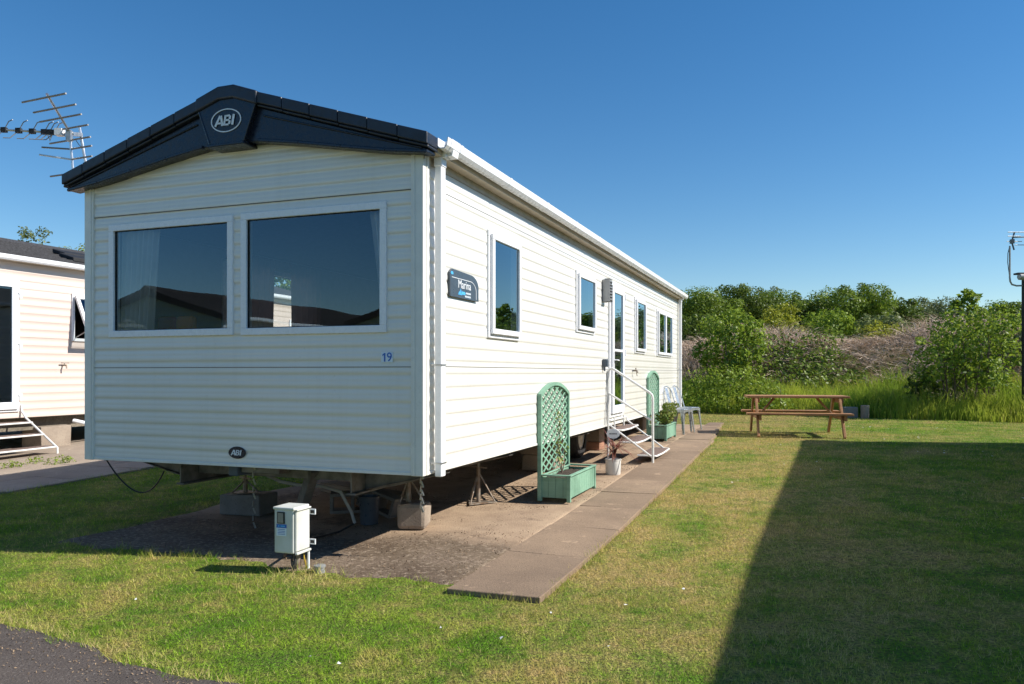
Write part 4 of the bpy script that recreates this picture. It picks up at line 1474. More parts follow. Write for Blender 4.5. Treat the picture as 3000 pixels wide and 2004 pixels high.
b1 = gl(-0.60, 0.97)
stone("stone_block", "rough pale stone block under the front right axle stand", -0.60, 1.02, 0.26, 0.26, 0.205, M['block'], rot=-TH + 0.35, bev=0.035, j=0.016)
axle_stand("axle stand on the pale stone block at the front right corner", -0.62, 0.97, b1 + 0.215, 0.555)
stone("concrete_block", "dark concrete block under the front left axle stand", -2.33, 1.10, 0.42, 0.30, 0.19, M['breeze'], rot=-TH + 0.1, bev=0.012)
axle_stand("axle stand on the dark block below the front left of the white caravan", -2.33, 1.05, gl(-2.33, 1.05) + 0.200, 0.385)
axle_stand("axle stand on the ground left of the near green trellis planter", -0.52, 2.22, gl(-0.5, 2.2) + 0.014, 0.50, spread=0.16)
PG = "hollow breeze blocks heaped under the drawbar"


def hollow_block(label, X, Y, z, rot, tilt):
    o = thing("hollow_block", label, "block", X, Y, z, rot, PG)
    bpy.data.objects.remove(o, do_unlink=True)
    mb = MB()
    mb.box(-0.20, 0.20, -0.09, -0.062, 0, 0.18); mb.box(-0.20, 0.20, 0.062, 0.09, 0, 0.18)
    for x in (-0.20, -0.016, 0.168):
        mb.box(x, x + 0.032, -0.061, 0.061, 0, 0.18)
    o = mb.build("hollow_block", M['breeze'], None, bevel=0.004)
    x, y = wpt(X, Y); o.location = (x, y, z); o.rotation_euler = (tilt[0], tilt[1], rot)
    return tag(o, label, "block", PG)


zb0 = gl(-1.5, 1.5) + 0.015
hollow_block("hollow grey block lying on its side behind the electric cabinet", -1.45, 1.45, zb0 + 0.10, 0.2, (1.57, 0, 0))
hollow_block("hollow grey block leaning at the right of the heap under the drawbar", -1.12, 1.50, zb0 + 0.10, -0.5, (1.45, 0.25, 0))
mb = MB(); mb.box(-0.65, 0.65, -0.11, 0.11, 0, 0.10)
o = mb.build("timber_sleeper", M['greywood'], None, bevel=0.008); x, y = wpt(-1.75, 2.15); o.location = (x, y, gl(-1.75, 2.15) + 0.012); o.rotation_euler = (0, 0, -TH - 0.42)
tag(o, "grey timber sleeper lying flat under the front of the white caravan", "timber")
mb = MB(); mb.tube([(-1.62, 0.55, 0.56), (-1.78, 0.62, 0.52), (-1.86, 0.75, 0.42), (-1.80, 0.85, 0.36), (-1.62, 0.85, 0.34), (-1.35, 0.82, 0.345), (-1.20, 0.86, 0.30), (-1.13, 0.92, 0.12), (-1.12, 0.95, 0.03)], 0.014, 8)
o = place_local(mb.build("water_hose", M['hose'], None, smooth=True)); tag(o, "pale water hose looping down under the front of the white caravan", "hose")
mb = MB(); mb.lathe([(0.075, 0), (0.085, 0.21), (0.092, 0.22), (0.092, 0.235), (0.07, 0.235), (0.06, 0.05)], (0, 0, 0), 22)
o = mb.build("plastic_tub", M['slate'], None, smooth=True); x, y = wpt(-1.02, 1.02); o.location = (x, y, gl(-1.0, 1.0) + 0.012)
tag(o, "dark blue grey plastic tub under the end of the drawbar", "tub")
mb = MB(); mb.tube([(-1.13, 0.95, 0.02), (-1.02, 0.55, 0.035), (-1.12, 0.15, 0.025), (-0.95, -0.25, 0.02), (-0.78, -0.45, 0.10), (-0.72, -0.50, 0.16)], 0.009, 6)
o = place_local(mb.build("supply_cable", M['cable'], None, smooth=True)); tag(o, "black supply cable lying from the electric cabinet to the white caravan", "cable")
# stacks beside the wheels
SG = "concrete blocks stacked under the white caravan"
gy = gl(-0.6, 4.4)
stone("concrete_block", "lower round edged concrete block behind the near trellis planter", -0.62, 4.55, 0.42, 0.42, 0.20, M['block'], SG)
stone("concrete_block", "upper round edged concrete block behind the near trellis planter", -0.62, 4.55, 0.45, 0.45, 0.18, M['block'], SG, z=gl(-0.62, 4.55) + 0.21)
stone("brick", "red brick at the bottom of the pile beside the wheel", -0.56, 6.75, 0.30, 0.32, 0.12, M['brick'], "bricks piled beside the wheel", bev=0.008, cat="brick")
stone("brick", "grey topped brick on the pile beside the wheel", -0.58, 6.75, 0.34, 0.30, 0.19, M['block'], "bricks piled beside the wheel", z=gl(-0.56, 6.75) + 0.13, bev=0.008, cat="brick")
stone("concrete_block", "big square concrete block under the peach caravan's edge", -9.2, 4.62, 0.42, 0.55, 0.34, M['block'], bev=0.008)
stone("concrete_block", "dark concrete block deep under the peach caravan", -11.6, 4.9, 0.45, 0.45, 0.34, M['breeze'], bev=0.008)
stone("concrete_block", "concrete block under the far end of the white caravan", -0.7, 10.6, 0.40, 0.45, 0.28, M['block'], SG)

# electric cabinet ---------------------------------------------------------------
ec = thing("electric_cabinet", "pale grey electric cabinet on a short leg in front of the white caravan", "electric cabinet", -0.66, -0.52, None, -TH + 0.02)
zc = gl(-0.66, -0.52)
CB, CH = 0.132, 0.425        # width across the front, depth, bottom, top
mb = MB(); mb.box(-0.118, 0.03, -0.06, 0.105, CB, CH); mb.build("body", M['cabinet'], ec, bevel=0.010, seg=2)
mb = MB(); mb.box(-0.124, 0.036, -0.066, 0.110, CH - 0.012, CH + 0.006); mb.build("lid", M['cabinet'], ec, bevel=0.004)
mb = MB(); mb.box(0.031, 0.046, -0.050, 0.101, CB + 0.012, CH - 0.020)
ed = mb.build("door", M['cabinet'], ec, bevel=0.006)
for za, zb2 in ((CH - 0.018, CH - 0.007), (CB - 0.006, CB + 0.009)):
    mb = MB(); mb.box(0.037, 0.056, -0.055, 0.105, za, zb2); mb.build("door_rail", M['cabinet'], ec, bevel=0.003)
for z in (CB + 0.05, CH - 0.045):
    mb = MB().mat(M['letter'])
    mb.box(0.035, 0.080, 0.111, 0.119, z - 0.018, z + 0.018)
    mb.mat(M['black']); mb.box(0.044, 0.072, 0.1085, 0.1105, z - 0.010, z + 0.010)
    mb.build("hinge", None, ec)
mb = MB().mat(M['black']); mb.box(-0.090, -0.035, -0.0665, -0.0605, 0.325, 0.400); mb.mat(M['alud']); mb.box(-0.083, -0.042, -0.069, -0.067, 0.331, 0.394)
mb.build("meter_window", None, ec)
mb = MB().mat(M['bluel']); mb.box(-0.098, -0.022, -0.0625, -0.0605, 0.297, 0.320); mb.mat(M['stickerw']); mb.box(-0.098, -0.022, -0.0625, -0.0605, 0.245, 0.2965)
mb.mat(M['cyan']); mb.box(-0.085, -0.075, -0.0635, -0.0627, 0.302, 0.315); mb.box(-0.066, -0.034, -0.0635, -0.0627, 0.304, 0.313)
mb.mat(M['bluel'])
for z in (0.287, 0.276, 0.266, 0.256):
    mb.box(-0.088, -0.032, -0.0635, -0.0627, z - 0.0016, z + 0.0016)
mb.build("notice_label", None, ec)
mb = MB(); mb.tube([(-0.03, 0.07, CB), (-0.03, 0.07, -0.05)], 0.022, 10); mb.build("leg", M['rustgalv'], ec, smooth=True)
mb = MB(); mb.tube([(0.035, 0.10, CB), (0.035, 0.10, -0.03)], 0.009, 8); mb.build("conduit", M['letter'], ec, smooth=True)
mb = MB(); mb.tube([(-0.02, 0.02, CB), (0.0, 0.0, 0.08), (-0.015, -0.01, -0.02)], 0.010, 8); mb.tube([(-0.05, 0.05, CB), (-0.045, 0.03, 0.07), (-0.015, 0.0, -0.02)], 0.008, 8); mb.build("supply_lead", M['cable'], ec, smooth=True)
mb = MB(); mb.tube([(0.0, 0.10, CB), (0.015, 0.08, 0.08), (0.03, 0.10, -0.02)], 0.005, 6); mb.build("earth_lead", M['yellow'], ec, smooth=True)
mb = MB(); mb.lathe([(0.033, -0.02), (0.033, 0.035), (0.038, 0.036), (0.038, 0.048), (0.035, 0.050)], (0, 0, 0), 20)
o = mb.build("pipe_cap", M['lampgrey'], None, smooth=True); x, y = wpt(-0.505, -0.47); o.location = (x, y, gl(-0.5, -0.47))
tag(o, "small grey capped pipe standing in the grass right of the electric cabinet", "pipe cap")


# planters -----------------------------------------------------------------------
def lattice(mb, w, z0, zs, za, t, lw):
    """diagonal laths clipped to the arched outline; two layers"""
    step = 0.086
    SL = 0.46
    R = (w * w / 4 + za * za) / (2 * za)

    def top(y):
        return zs + za - R + math.sqrt(max(0, R * R - y * y))
    for lay, sg in ((0.0, 1), (-t, -1)):
        k = -40
        while k < 60:
            c = k * step
            k += 1
            # line z = z0 + sg*1.25*y + c ; sample and keep the inside stretch
            seg = []
            for i in range(101):
                y = -w / 2 + w * i / 100
                z = z0 + sg * SL * y + c
                if z0 <= z <= top(y) - 0.02:
                    seg.append((y, z))
            if len(seg) > 3:
                mb.bar((lay, seg[0][0], seg[0][1]), (lay, seg[-1][0], seg[-1][1]), t, lw, up=(0, -sg * SL, 1))
    return top


def planter(label, X, Y):
    t = thing("trellis_planter", label, "planter", X, Y, gl(X, Y) + 0.036 * 0 + 0.012, None, "green planters with arched trellis along the white caravan")
    w, dp, h = 0.95, 0.30, 0.245
    G = M['green']
    # sides of upright boards
    for (x0, x1, y0, y1, nm) in ((dp / 2 - 0.018, dp / 2, -w / 2, w / 2, "y"), (-dp / 2, -dp / 2 + 0.018, -w / 2, w / 2, "y"), (-dp / 2, dp / 2, -w / 2, -w / 2 + 0.018, "x"), (-dp / 2, dp / 2, w / 2 - 0.018, w / 2, "x")):
        mb = MB()
        ln = (y1 - y0) if nm == "y" else (x1 - x0)
        n = max(3, int(round(ln / 0.085)))
        for i in range(n):
            a, b = i / n, (i + 1) / n
            if nm == "y":
                mb.box(x0 + 0.004, x1 - 0.004, y0 + ln * a + 0.001, y0 + ln * b - 0.001, 0.035, h - 0.012)
            else:
                mb.box(x0 + ln * a + 0.001, x0 + ln * b - 0.001, y0 + 0.004, y1 - 0.004, 0.035, h - 0.012)
        mb.build("side_panel", G, t, bevel=0.002)
    for sx in (-1, 1):
        for sy in (-1, 1):
            if sx < 0:
                continue
            mb = MB(); mb.box(sx * dp / 2 - (0.034 if sx > 0 else -0.0), sx * dp / 2 + 0.004, sy * w / 2 - 0.017 + 0.0 * sy, sy * w / 2 + 0.019, 0, h)
            mb.build("leg", G, t, bevel=0.003)
    for sy in (-1, 1):
        mb = MB(); mb.box(-dp / 2 - 0.030, -dp / 2 + 0.012, sy * w / 2 - 0.018, sy * w / 2 + 0.020, 0, 1.035); mb.build("trellis_post", G, t, bevel=0.003)
    mb = MB()
    mb.box(-dp / 2 + 0.012, dp / 2 + 0.010, -w / 2 - 0.020, -w / 2 + 0.022, h, h + 0.016); mb.box(-dp / 2 + 0.012, dp / 2 + 0.010, w / 2 - 0.022, w / 2 + 0.020, h, h + 0.016)
    mb.box(dp / 2 - 0.026, dp / 2 + 0.010, -w / 2 + 0.0225, w / 2 - 0.0225, h, h + 0.016); mb.box(-dp / 2 + 0.0125, -dp / 2 + 0.03, -w / 2 + 0.0225, w / 2 - 0.0225, h, h + 0.016)
    mb.build("rim", G, t, bevel=0.003)
    mb = MB()
    lm = MB()
    top = lattice(lm, w - 0.03, h + 0.02, 1.03, 0.105, 0.007, 0.018)
    for v in range(len(lm.v)):
        x, y, z = lm.v[v]; lm.v[v] = (x - dp / 2 - 0.008, y, z)
    lm.build("lattice", G, t)
    mb = MB()
    pts = [(-dp / 2 - 0.009, -w / 2 + w * i / 24, top((-w / 2 + w * i / 24) * 0.995)) for i in range(25)]
    for p, q in zip(pts[:-1], pts[1:]):
        mb.bar(p, q, 0.040, 0.034, up=(0, 0, 1))
    mb.build("arch", G, t)
    # soil with an uneven top
    r = random.Random(5)
    V, F = [], []
    nx_, ny_ = 8, 24
    for j in range(ny_ + 1):
        for i in range(nx_ + 1):
            V.append((-dp / 2 + 0.02 + (dp - 0.04) * i / nx_, -w / 2 + 0.02 + (w - 0.04) * j / ny_, h - 0.035 + r.uniform(-0.014, 0.018)))
    for j in range(ny_):
        for i in range(nx_):
            k = j * (nx_ + 1) + i; F.append((k, k + 1, k + nx_ + 2, k + nx_ + 1))
    mb = MB(); mb.add(V, F); mb.build("soil", M['soil'], t, smooth=True, recalc=False)
    return t


planter("near green trellis planter with a thin climbing stem beside the caravan corner", 0.19, 2.93)
planter("far green trellis planter beyond the door steps with a leafy plant", 0.185, 8.57)


# leaf clouds --------------------------------------------------------------------
def leaf_mesh(name, P, N, size, mat, parent=None, aspect=0.55, tint=None, fold=0.25, jitter=0.5):
    """bent diamond leaves at points P facing about N"""
    n = len(P)
    N = N + RNG.normal(0, jitter, (n, 3))
    N /= np.linalg.norm(N, axis=1)[:, None] + 1e-9
    A = RNG.normal(0, 1, (n, 3))
    A -= N * (A * N).sum(1)[:, None]
    A /= np.linalg.norm(A, axis=1)[:, None] + 1e-9
    B = np.cross(N, A)
    s = size * RNG.uniform(0.6, 1.35, n)[:, None]
    w = s * aspect
    drop = N * s * fold
    V = np.empty((n, 4, 3))
    V[:, 0] = P - A * s * 0.5
    V[:, 1] = P + B * w * 0.5 - drop * 0.3
    V[:, 2] = P + A * s * 0.5 - drop
    V[:, 3] = P - B * w * 0.5 - drop * 0.3
    F = np.arange(n * 4).reshape(n, 4)
    if tint is None:
        tint = RNG.uniform(0, 1, n) ** 1.3
    return mesh_np(name, V.reshape(-1, 3), F, mat, parent, np.repeat(tint, 4))


def blob_points(c, r, n, squash=0.8, hollow=0.55, lump=0.35, seed=0):
    d = RNG.normal(0, 1, (n, 3)); d /= np.linalg.norm(d, axis=1)[:, None]
    k = np.array([1.0 + lump * mnoise.noise(Vector((x * 2.1 + seed, y * 2.1 - seed, z * 2.1 + seed * 0.5))) for x, y, z in d])
    rad = r * k * (hollow + (1 - hollow) * RNG.uniform(0, 1, n) ** 0.6)
    P = d * rad[:, None]
    P[:, 2] *= squash
    return P + np.asarray(c), d


def shrub_in(parent, name, blobs, n_per, size, mat, aspect=0.55, jitter=0.6):
    PP, NN, TT_ = [], [], []
    for k, (c, r) in enumerate(blobs):
        n = max(8, int(n_per * r * r))
        P, D = blob_points(c, r, n, seed=k * 3.7 + c[0])
        PP.append(P); NN.append(D + np.array([0, 0, 0.5]))
        TT_.append(np.clip(RNG.normal(0.42 + 0.12 * math.sin(k * 2.4), 0.24, n), 0, 1))
    return leaf_mesh(name, np.concatenate(PP), np.concatenate(NN), size, mat, parent, aspect, np.concatenate(TT_), jitter=jitter)


# climbing plant in the near planter, leafy plant in the far one
cp = thing("climbing_plant", "thin climbing plant with pale green leaves tied to the near green trellis", "plant", 0.10, 2.93, gl(0.1, 2.9) + 0.215)
mb = MB()
pts = [(0.0, 0.05, 0), (-0.03, 0.10, 0.15), (-0.05, 0.06, 0.30), (-0.04, 0.12, 0.46), (-0.05, 0.08, 0.60)]
mb.tube(pts, [0.007, 0.006, 0.005, 0.004, 0.002], 6); mb.tube([(0.0, 0.05, 0), (-0.02, -0.04, 0.18), (-0.03, -0.02, 0.34)], [0.006, 0.004, 0.002], 6); mb.tube([(0.0, 0.05, 0), (-0.02, 0.2, 0.14), (-0.03, 0.25, 0.26)], [0.006, 0.004, 0.002], 6)
mb.build("stem", M['bark'], cp, smooth=True)
P = np.array([(x + random.gauss(0, .022), y + random.gauss(0, .045), max(0.02, z + random.gauss(0, .03))) for x, y, z in [pts[i] for i in (1, 1, 2, 2, 3, 3, 4, 4)] + [(-0.02, -0.04, .18), (-.03, -.02, .34), (-.02, .2, .14), (-.03, .25, .26)] for _ in range(9)])
leaf_mesh("foliage", P, RNG.normal(0, .5, (len(P), 3)) + np.array([1, 0, .4]), 0.042, M['leaff'], cp, 0.5)
lp = thing("leafy_plant", "bushy yellow green plant growing in the far green planter", "plant", 0.24, 8.50, gl(0.2, 8.5) + 0.215)
mb = MB()
for k in range(7):
    a = k * 0.9
    mb.tube([(0, 0, 0), (0.08 * math.cos(a), 0.12 * math.sin(a), 0.18), (0.13 * math.cos(a), 0.22 * math.sin(a), 0.33 + 0.02 * k)], [0.006, 0.004, 0.002], 5)
mb.build("stem", M['bark'], lp)
shrub_in(lp, "foliage", [((0.02, -0.02, 0.16), 0.14), ((0.06, 0.10, 0.24), 0.14), ((-0.02, -0.14, 0.20), 0.12), ((0.03, 0.2, 0.33), 0.12), ((0.07, -0.16, 0.36), 0.10), ((0.12, 0.30, 0.35), 0.09)], 7000, 0.055, M['leaff'], 0.5)

# white pot with a bronze spiky plant, and the little oval sign
wp = thing("plant_pot", "white glazed pot with a rim at the foot of the door steps", "pot", 0.30, 4.42)
mb = MB(); mb.lathe([(0.082, 0.005), (0.088, 0.02), (0.094, 0.175), (0.098, 0.178), (0.098, 0.192), (0.088, 0.192), (0.084, 0.15)], (0, 0, 0), 32); mb.build("body", M['pot'], wp, smooth=True)
mb = MB(); mb.lathe([(0.0849, 0.160), (0.05, 0.168), (0.001, 0.172)], (0, 0, 0), 20, cap=False); mb.build("soil", M['soil'], wp)
sp = thing("spiky_plant", "bronze red spiky plant growing out of the white pot", "plant", 0.30, 4.42, gl(0.3, 4.42) + 0.165)
mb = MB()
mb.tube([(0, 0, 0), (0.004, 0.01, 0.12), (-0.003, 0.0, 0.24)], [0.016, 0.014, 0.010], 8); mb.tube([(0, 0, 0.03), (0.03, 0.015, 0.12), (0.045, 0.02, 0.20)], [0.011, 0.010, 0.008], 8); mb.build("stem", M['stemred'], sp, smooth=True)
V, F, T_ = [], [], []
rl = random.Random(8)
for k in range(58):
    az, el = rl.uniform(0, 6.283), rl.uniform(-0.15, 0.85)
    ln = rl.uniform(0.25, 0.46)
    base = Vector((0.0, 0.0, rl.uniform(0.08, 0.19))) if k % 3 else Vector((0.045, 0.02, 0.15))
    dh = Vector((math.cos(az), math.sin(az), 0)); sd = Vector((-math.sin(az), math.cos(az), 0))
    o0 = len(V)
    for i in range(5):
        t = i / 4
        p = base + dh * (ln * t * math.cos(el)) + Vector((0, 0, ln * (t * math.sin(el) - 0.30 * t * t * math.cos(el))))
        w = 0.0090 * (1 - t) ** 0.6 * (0.5 + 2 * t if t < 0.25 else 1) + 0.0006
        V += [p - sd * w, p + sd * w]; T_ += [rl.random()] * 2 if i == 0 else [T_[-1]] * 2
    for i in range(4):
        F.append((o0 + 2 * i, o0 + 2 * i + 1, o0 + 2 * i + 3, o0 + 2 * i + 2))
mesh_np("foliage", np.array([tuple(v) for v in V]), np.array(F), M['redleaf'], sp, np.array(T_))
ov = thing("oval_sign", "small white oval sign with a scalloped rim on a stake in the white pot", "sign", 0.315, 4.36, 0.575, -TH + 0.15)
mb = MB()
n = 48
a = [(0.078 * math.cos(2 * math.pi * k / n) * (1 + 0.03 * math.cos(24 * math.pi * k / n)), 0.058 * math.sin(2 * math.pi * k / n) * (1 + 0.03 * math.cos(24 * math.pi * k / n))) for k in range(n)]
mb.prism(a, -0.006, 0.006, lambda s, d, z: (s, d, z)); mb.build("plaque", M['letter'], ov)
mb = MB(); mb.tube([(0, 0.009, 0.03), (0, 0.012, -0.33)], 0.003, 6); mb.build("stake", M['alud'], ov)
mb = MB(); rl = random.Random(2); s = -0.045
while s < 0.045:
    ww = rl.uniform(0.004, 0.008); mb.box(s, s + ww, -0.0075, -0.0062, -0.008, 0.009); s += ww + 0.004
mb.build("worn_lettering", M['slate'], ov)


# chairs -------------------------------------------------------------------------
def chair(label, X, Y):
    t = thing("metal_chair", label, "chair", X, Y, gl(X, Y) + 0.016, -TH - 0.35, "pale metal cafe chairs by the far end of the white caravan")
    C = M['chair']
    # the chair faces +x; back towards the wall
    mb = MB()
    mb.prism([(-0.17, -0.17), (-0.12, -0.185), (0.12, -0.185), (0.175, -0.15), (0.185, 0.0), (0.175, 0.15), (0.12, 0.185), (-0.12, 0.185), (-0.17, 0.17)], 0.437, 0.452, lambda s, d, z: (s, z, d))
    mb.build("seat", C, t, bevel=0.006, seg=2)
    mb = MB()
    for y in (-0.183, 0.183):
        pts = [(-0.165, 0.436), (0.172, 0.436), (0.172, 0.36), (0.12, 0.392), (0.0, 0.404), (-0.12, 0.392), (-0.165, 0.36)]
        mb.prism(pts, y - 0.004, y + 0.004, lambda s, d, z: (s, d, z))
    for x in (-0.165, 0.172):
        pts = [(-0.17, 0.436), (0.17, 0.436), (0.17, 0.36), (0.12, 0.392), (0, 0.404), (-0.12, 0.392), (-0.17, 0.36)]
        mb.prism(pts, x - 0.004, x + 0.004, lambda s, d, z: (d, s, z))
    mb.build("apron", C, t)
    for sx in (-1, 1):
        for sy in (-1, 1):
            mb = MB()
            tx, ty, bx, by = sx * 0.165, sy * 0.178, sx * 0.205, sy * 0.215
            if sx < 0:
                bx = -0.225
            w0, w1 = 0.055, 0.026
            for (ax, ay) in ((1, 0), (0, 1)):
                mb.add([(tx, ty, 0.436), (tx - sx * w0 * ax, ty - sy * w0 * ay, 0.436), (bx - sx * w1 * ax, by - sy * w1 * ay, 0), (bx, by, 0),
                        (tx - sx * 0.004 * ay, ty - sy * 0.004 * ax, 0.436), (tx - sx * w0 * ax - sx * 0.004 * ay, ty - sy * w0 * ay - sy * 0.004 * ax, 0.436),
                        (bx - sx * w1 * ax - sx * 0.004 * ay, by - sy * w1 * ay - sy * 0.004 * ax, 0), (bx - sx * 0.004 * ay, by - sy * 0.004 * ax, 0)],
                       [(0, 1, 2, 3), (7, 6, 5, 4), (0, 4, 5, 1), (1, 5, 6, 2), (2, 6, 7, 3), (3, 7, 4, 0)])
            mb.build("leg", C, t)
    mb = MB()
    pts = [(-0.15, -0.172, 0.44)]
    for k in range(13):
        a = math.pi * k / 12
        pts.append((-0.245 - 0.035 * math.sin(a), -0.155 * math.cos(a), 0.74 + 0.115 * math.sin(a)))
    pts.append((-0.15, 0.172, 0.44))
    mb.tube(pts, 0.010, 8); mb.build("back_hoop", C, t, smooth=True)
    mb = MB(); mb.prism([(-0.045, 0.44), (0.045, 0.44), (0.05, 0.83), (-0.05, 0.83)], 0, 0.004, lambda s, d, z: (-0.16 - (z - 0.44) * 0.30 - d, s, z)); mb.build("back_splat", C, t)
    return t


chair("nearer pale metal chair with a hooped back behind the far green planter", 0.30, 9.72)
chair("farther pale metal chair with a hooped back nearest the hedge", 0.34, 10.45)


# picnic table -------------------------------------------------------------------
PR = math.atan2(-0.205, 0.979)
pt_ = thing("picnic_table", "brown wooden picnic table with attached benches on the lawn", "picnic table", rot=PR, world=(5.13, 14.28))
Tm = M['picnic']
pt_.scale = (0.895, 0.945, 0.965)
mb = MB()
for k in range(5):
    y = -0.36 + 0.147 * k
    mb.box(-0.965, 0.965, y, y + 0.138, 0.700, 0.740)
mb.build("tabletop", Tm, pt_, bevel=0.006, seg=2)
for sy in (-1, 1):
    mb = MB()
    for k in range(2):
        y = sy * 0.62 + (k - 1) * 0.145 + 0.004
        mb.box(-1.0, 0.95, y, y + 0.137, 0.400, 0.438)
    mb.build("bench", Tm, pt_, bevel=0.006, seg=2)
for sx in (-0.79, 0.78):
    for sy in (-1, 1):
        mb = MB(); mb.bar((sx, sy * 0.30, 0.70), (sx, sy * 0.80, 0.0), 0.042, 0.095, up=(0, 1, 0)); mb.build("leg", Tm, pt_, bevel=0.004)
    mb = MB(); mb.box(sx + 0.022, sx + 0.062, -0.72, 0.72, 0.305, 0.398); mb.build("bench_bearer", Tm, pt_, bevel=0.004)
    mb = MB(); mb.box(sx + 0.022, sx + 0.062, -0.35, 0.35, 0.610, 0.698); mb.build("top_bearer", Tm, pt_, bevel=0.004)
    mb = MB(); mb.bar((sx + (0.06 if sx < 0 else -0.02), 0, 0.33), (sx * 0.52, 0, 0.695), 0.04, 0.06, up=(0, 1, 0)); mb.build("diagonal_brace", Tm, pt_, bevel=0.004)

# grey drum behind the table
mb = MB(); mb.lathe([(0.095, -0.05), (0.10, 0.02), (0.10, 0.31), (0.09, 0.32), (0.08, 0.32), (0.07, 0.26)], (0, 0, 0), 24)
o = mb.build("concrete_pipe", M['block'], None, smooth=True); o.location = (8.75, 19.55, gzf(8.75, 19.55)); tag(o, "short pale concrete pipe standing in tall grass behind the picnic table", "pipe")
mb = MB(); mb.box(-0.17, 0.17, -0.13, 0.13, -0.03, 0.27)
o = mb.build("concrete_block", M['breeze'], None, bevel=0.01); o.location = (8.42, 19.70, gzf(8.42, 19.70)); tag(o, "dark grey block beside the pale pipe behind the picnic table", "block")


# aerials ------------------------------------------------------------------------
def aerial_left():
    y0 = 6.60
    cxp, czp = -3.70, 3.02
    t = thing("roof_aerial", "tall aerial with horizontal rods on twin poles above the left eave of the white caravan", "aerial", rot=0, z=0, world=(-3.66, y0))
    A = M['alu']; Dk = M['alud']
    ed = Vector((-0.92, 0.40, 0)).normalized()
    px = lambda u, v, y: Vector(((u - 1500) / 2310 * y + 3.66, y - y0, 1.30 + (1092 - v) / 2310 * y))
    mb = MB(); mb.tube([px(204, 385, 6.6), px(214, 505, 6.6), px(216, 560, 6.6)], 0.0105, 8); mb.build("pole", A, t, smooth=True)
    mb = MB(); mb.tube([px(233, 375, 6.75), px(246, 450, 6.75), px(258, 520, 6.75)], 0.012, 8); mb.build("pole", A, t, smooth=True)
    mb = MB(); mb.tube([px(137, 275, 6.15), px(170, 330, 6.37), px(203, 385, 6.6)], 0.010, 8); mb.build("boom", A, t, smooth=True)
    rods = [((128, 287), 6.12, .50), ((159, 318), 6.26, .49), ((176.5, 346), 6.40, .49), ((200, 376), 6.56, .47), ((204.6, 411), 6.6, .49), ((207, 437), 6.6, .0), ((208, 467), 6.6, .0), ((210, 508), 6.6, .52)]
    for (u, v), y, ln in rods:
        c = px(u, v, y)
        mb = MB()
        if ln:
            mb.tube([c - ed * ln / 2, c + ed * ln / 2], 0.0075, 6)
        elif v < 450:
            mb.tube([c - ed * 0.25, c], 0.0075, 6); mb.tube([c, c + Vector((-0.27, 0.05, 0.03))], 0.0075, 6)
        else:
            mb.tube([c - ed * 0.25, c], 0.0075, 6)
        mb.build("rod", Dk, t)
    c = px(208, 467, 6.6)
    mb = MB(); mb.tube([c, c + Vector((-0.275, 0.02, 0.045))], 0.008, 6); mb.build("rod", M['letter'], t)
    mb = MB(); mb.bar(px(204, 392, 6.6), px(238, 395, 6.74), 0.03, 0.03); mb.box(*[q for p_ in [px(203, 400, 6.6)] for q in (p_.x - .02, p_.x + .02, p_.y - .02, p_.y + .02, p_.z - .04, p_.z + .05)]); mb.build("clamp", M['galv'], t)
    mb = MB(); mb.tube([px(222, 410, 6.65), px(232, 425, 6.7), px(241, 432, 6.74)], 0.003, 5); mb.build("lead", M['cable'], t)
    t2 = thing("yagi_aerial", "long yagi aerial with crossed elements pointing left above the peach caravan", "aerial", rot=0, z=0, world=(-3.66, y0))
    mb = MB(); mb.tube([px(217, 391, 6.62), px(0, 380, 6.62), px(-160, 372, 6.62)], 0.0095, 8); mb.build("boom", A, t2, smooth=True)
    xs = [12, 55, 95, 130, 145, 160, -30, -75, -120]
    for x in xs:
        c = px(x, 380 + x * 0.05, 6.62)
        mb = MB(); mb.box(c.x - 0.022, c.x + 0.022, c.y - 0.016, c.y + 0.016, c.z - 0.02, c.z + 0.02); h_ = mb.build("element_clip", M['black'], t2)
        for s in (-1, 1):
            mb = MB()
            e1 = c + Vector((0.058, -0.03, 0.062 * 1.0)) if s > 0 else c + Vector((-0.055, -0.03, -0.070))
            e2 = e1 + (Vector((0.045, -0.02, 0.008)) if s > 0 else Vector((-0.045, -0.02, -0.004)))
            mb.tube([c, e1, e2], 0.0042, 6); mb.build("element", Dk, t2)
    mb = MB(); mb.tube([px(140, 395, 6.62), px(146, 412, 6.62), px(152, 395, 6.62)], 0.006, 6); mb.build("dipole", M['upvc'], t2)
    mb = MB(); c = px(175, 389, 6.6); mb.box(c.x - .03, c.x + .03, c.y - .03, c.y + .03, c.z - .025, c.z + .03); mb.build("junction_box", M['upvc'], t2)


aerial_left()

lpo = thing("lamp_post", "black metal lamp post at the right edge of the lawn", "lamp post", rot=0, world=(12.02, 18.5))
gz0 = gzf(12.02, 18.5)
mb = MB(); mb.tube([(0, 0, -0.02), (0, 0, 3.52 - gz0)], 0.055, 14); mb.tube([(0, 0, 0), (0, 0, 0.35)], 0.07, 14); mb.build("post", M['black'], lpo, smooth=True)
mb = MB(); c = (-0.07, -0.05, 3.545 - gz0); mb.lathe([(0.055, -0.10), (0.075, -0.08), (0.08, 0.08), (0.06, 0.10)], c, 16, 'x'); mb.build("lamp_head", M['lampgrey'], lpo, smooth=True)
mb = MB(); mb.box(-0.20, 0.14, -0.09, 0.09, 3.60 - gz0, 3.64 - gz0); mb.build("lamp_hood", M['black'], lpo)
av = thing("pole_aerial", "small aerial on a bent bracket beside the black lamp post", "aerial", rot=0, z=0, world=(11.68, 18.5))
mb = MB(); mb.tube([(0.34, 0, 3.345), (0.16, 0, 3.34), (0.05, 0, 3.37), (0.01, 0, 3.44), (0, 0, 3.52), (0, 0, 4.27)], 0.020, 10); mb.build("bracket", M['alud'], av, smooth=True)
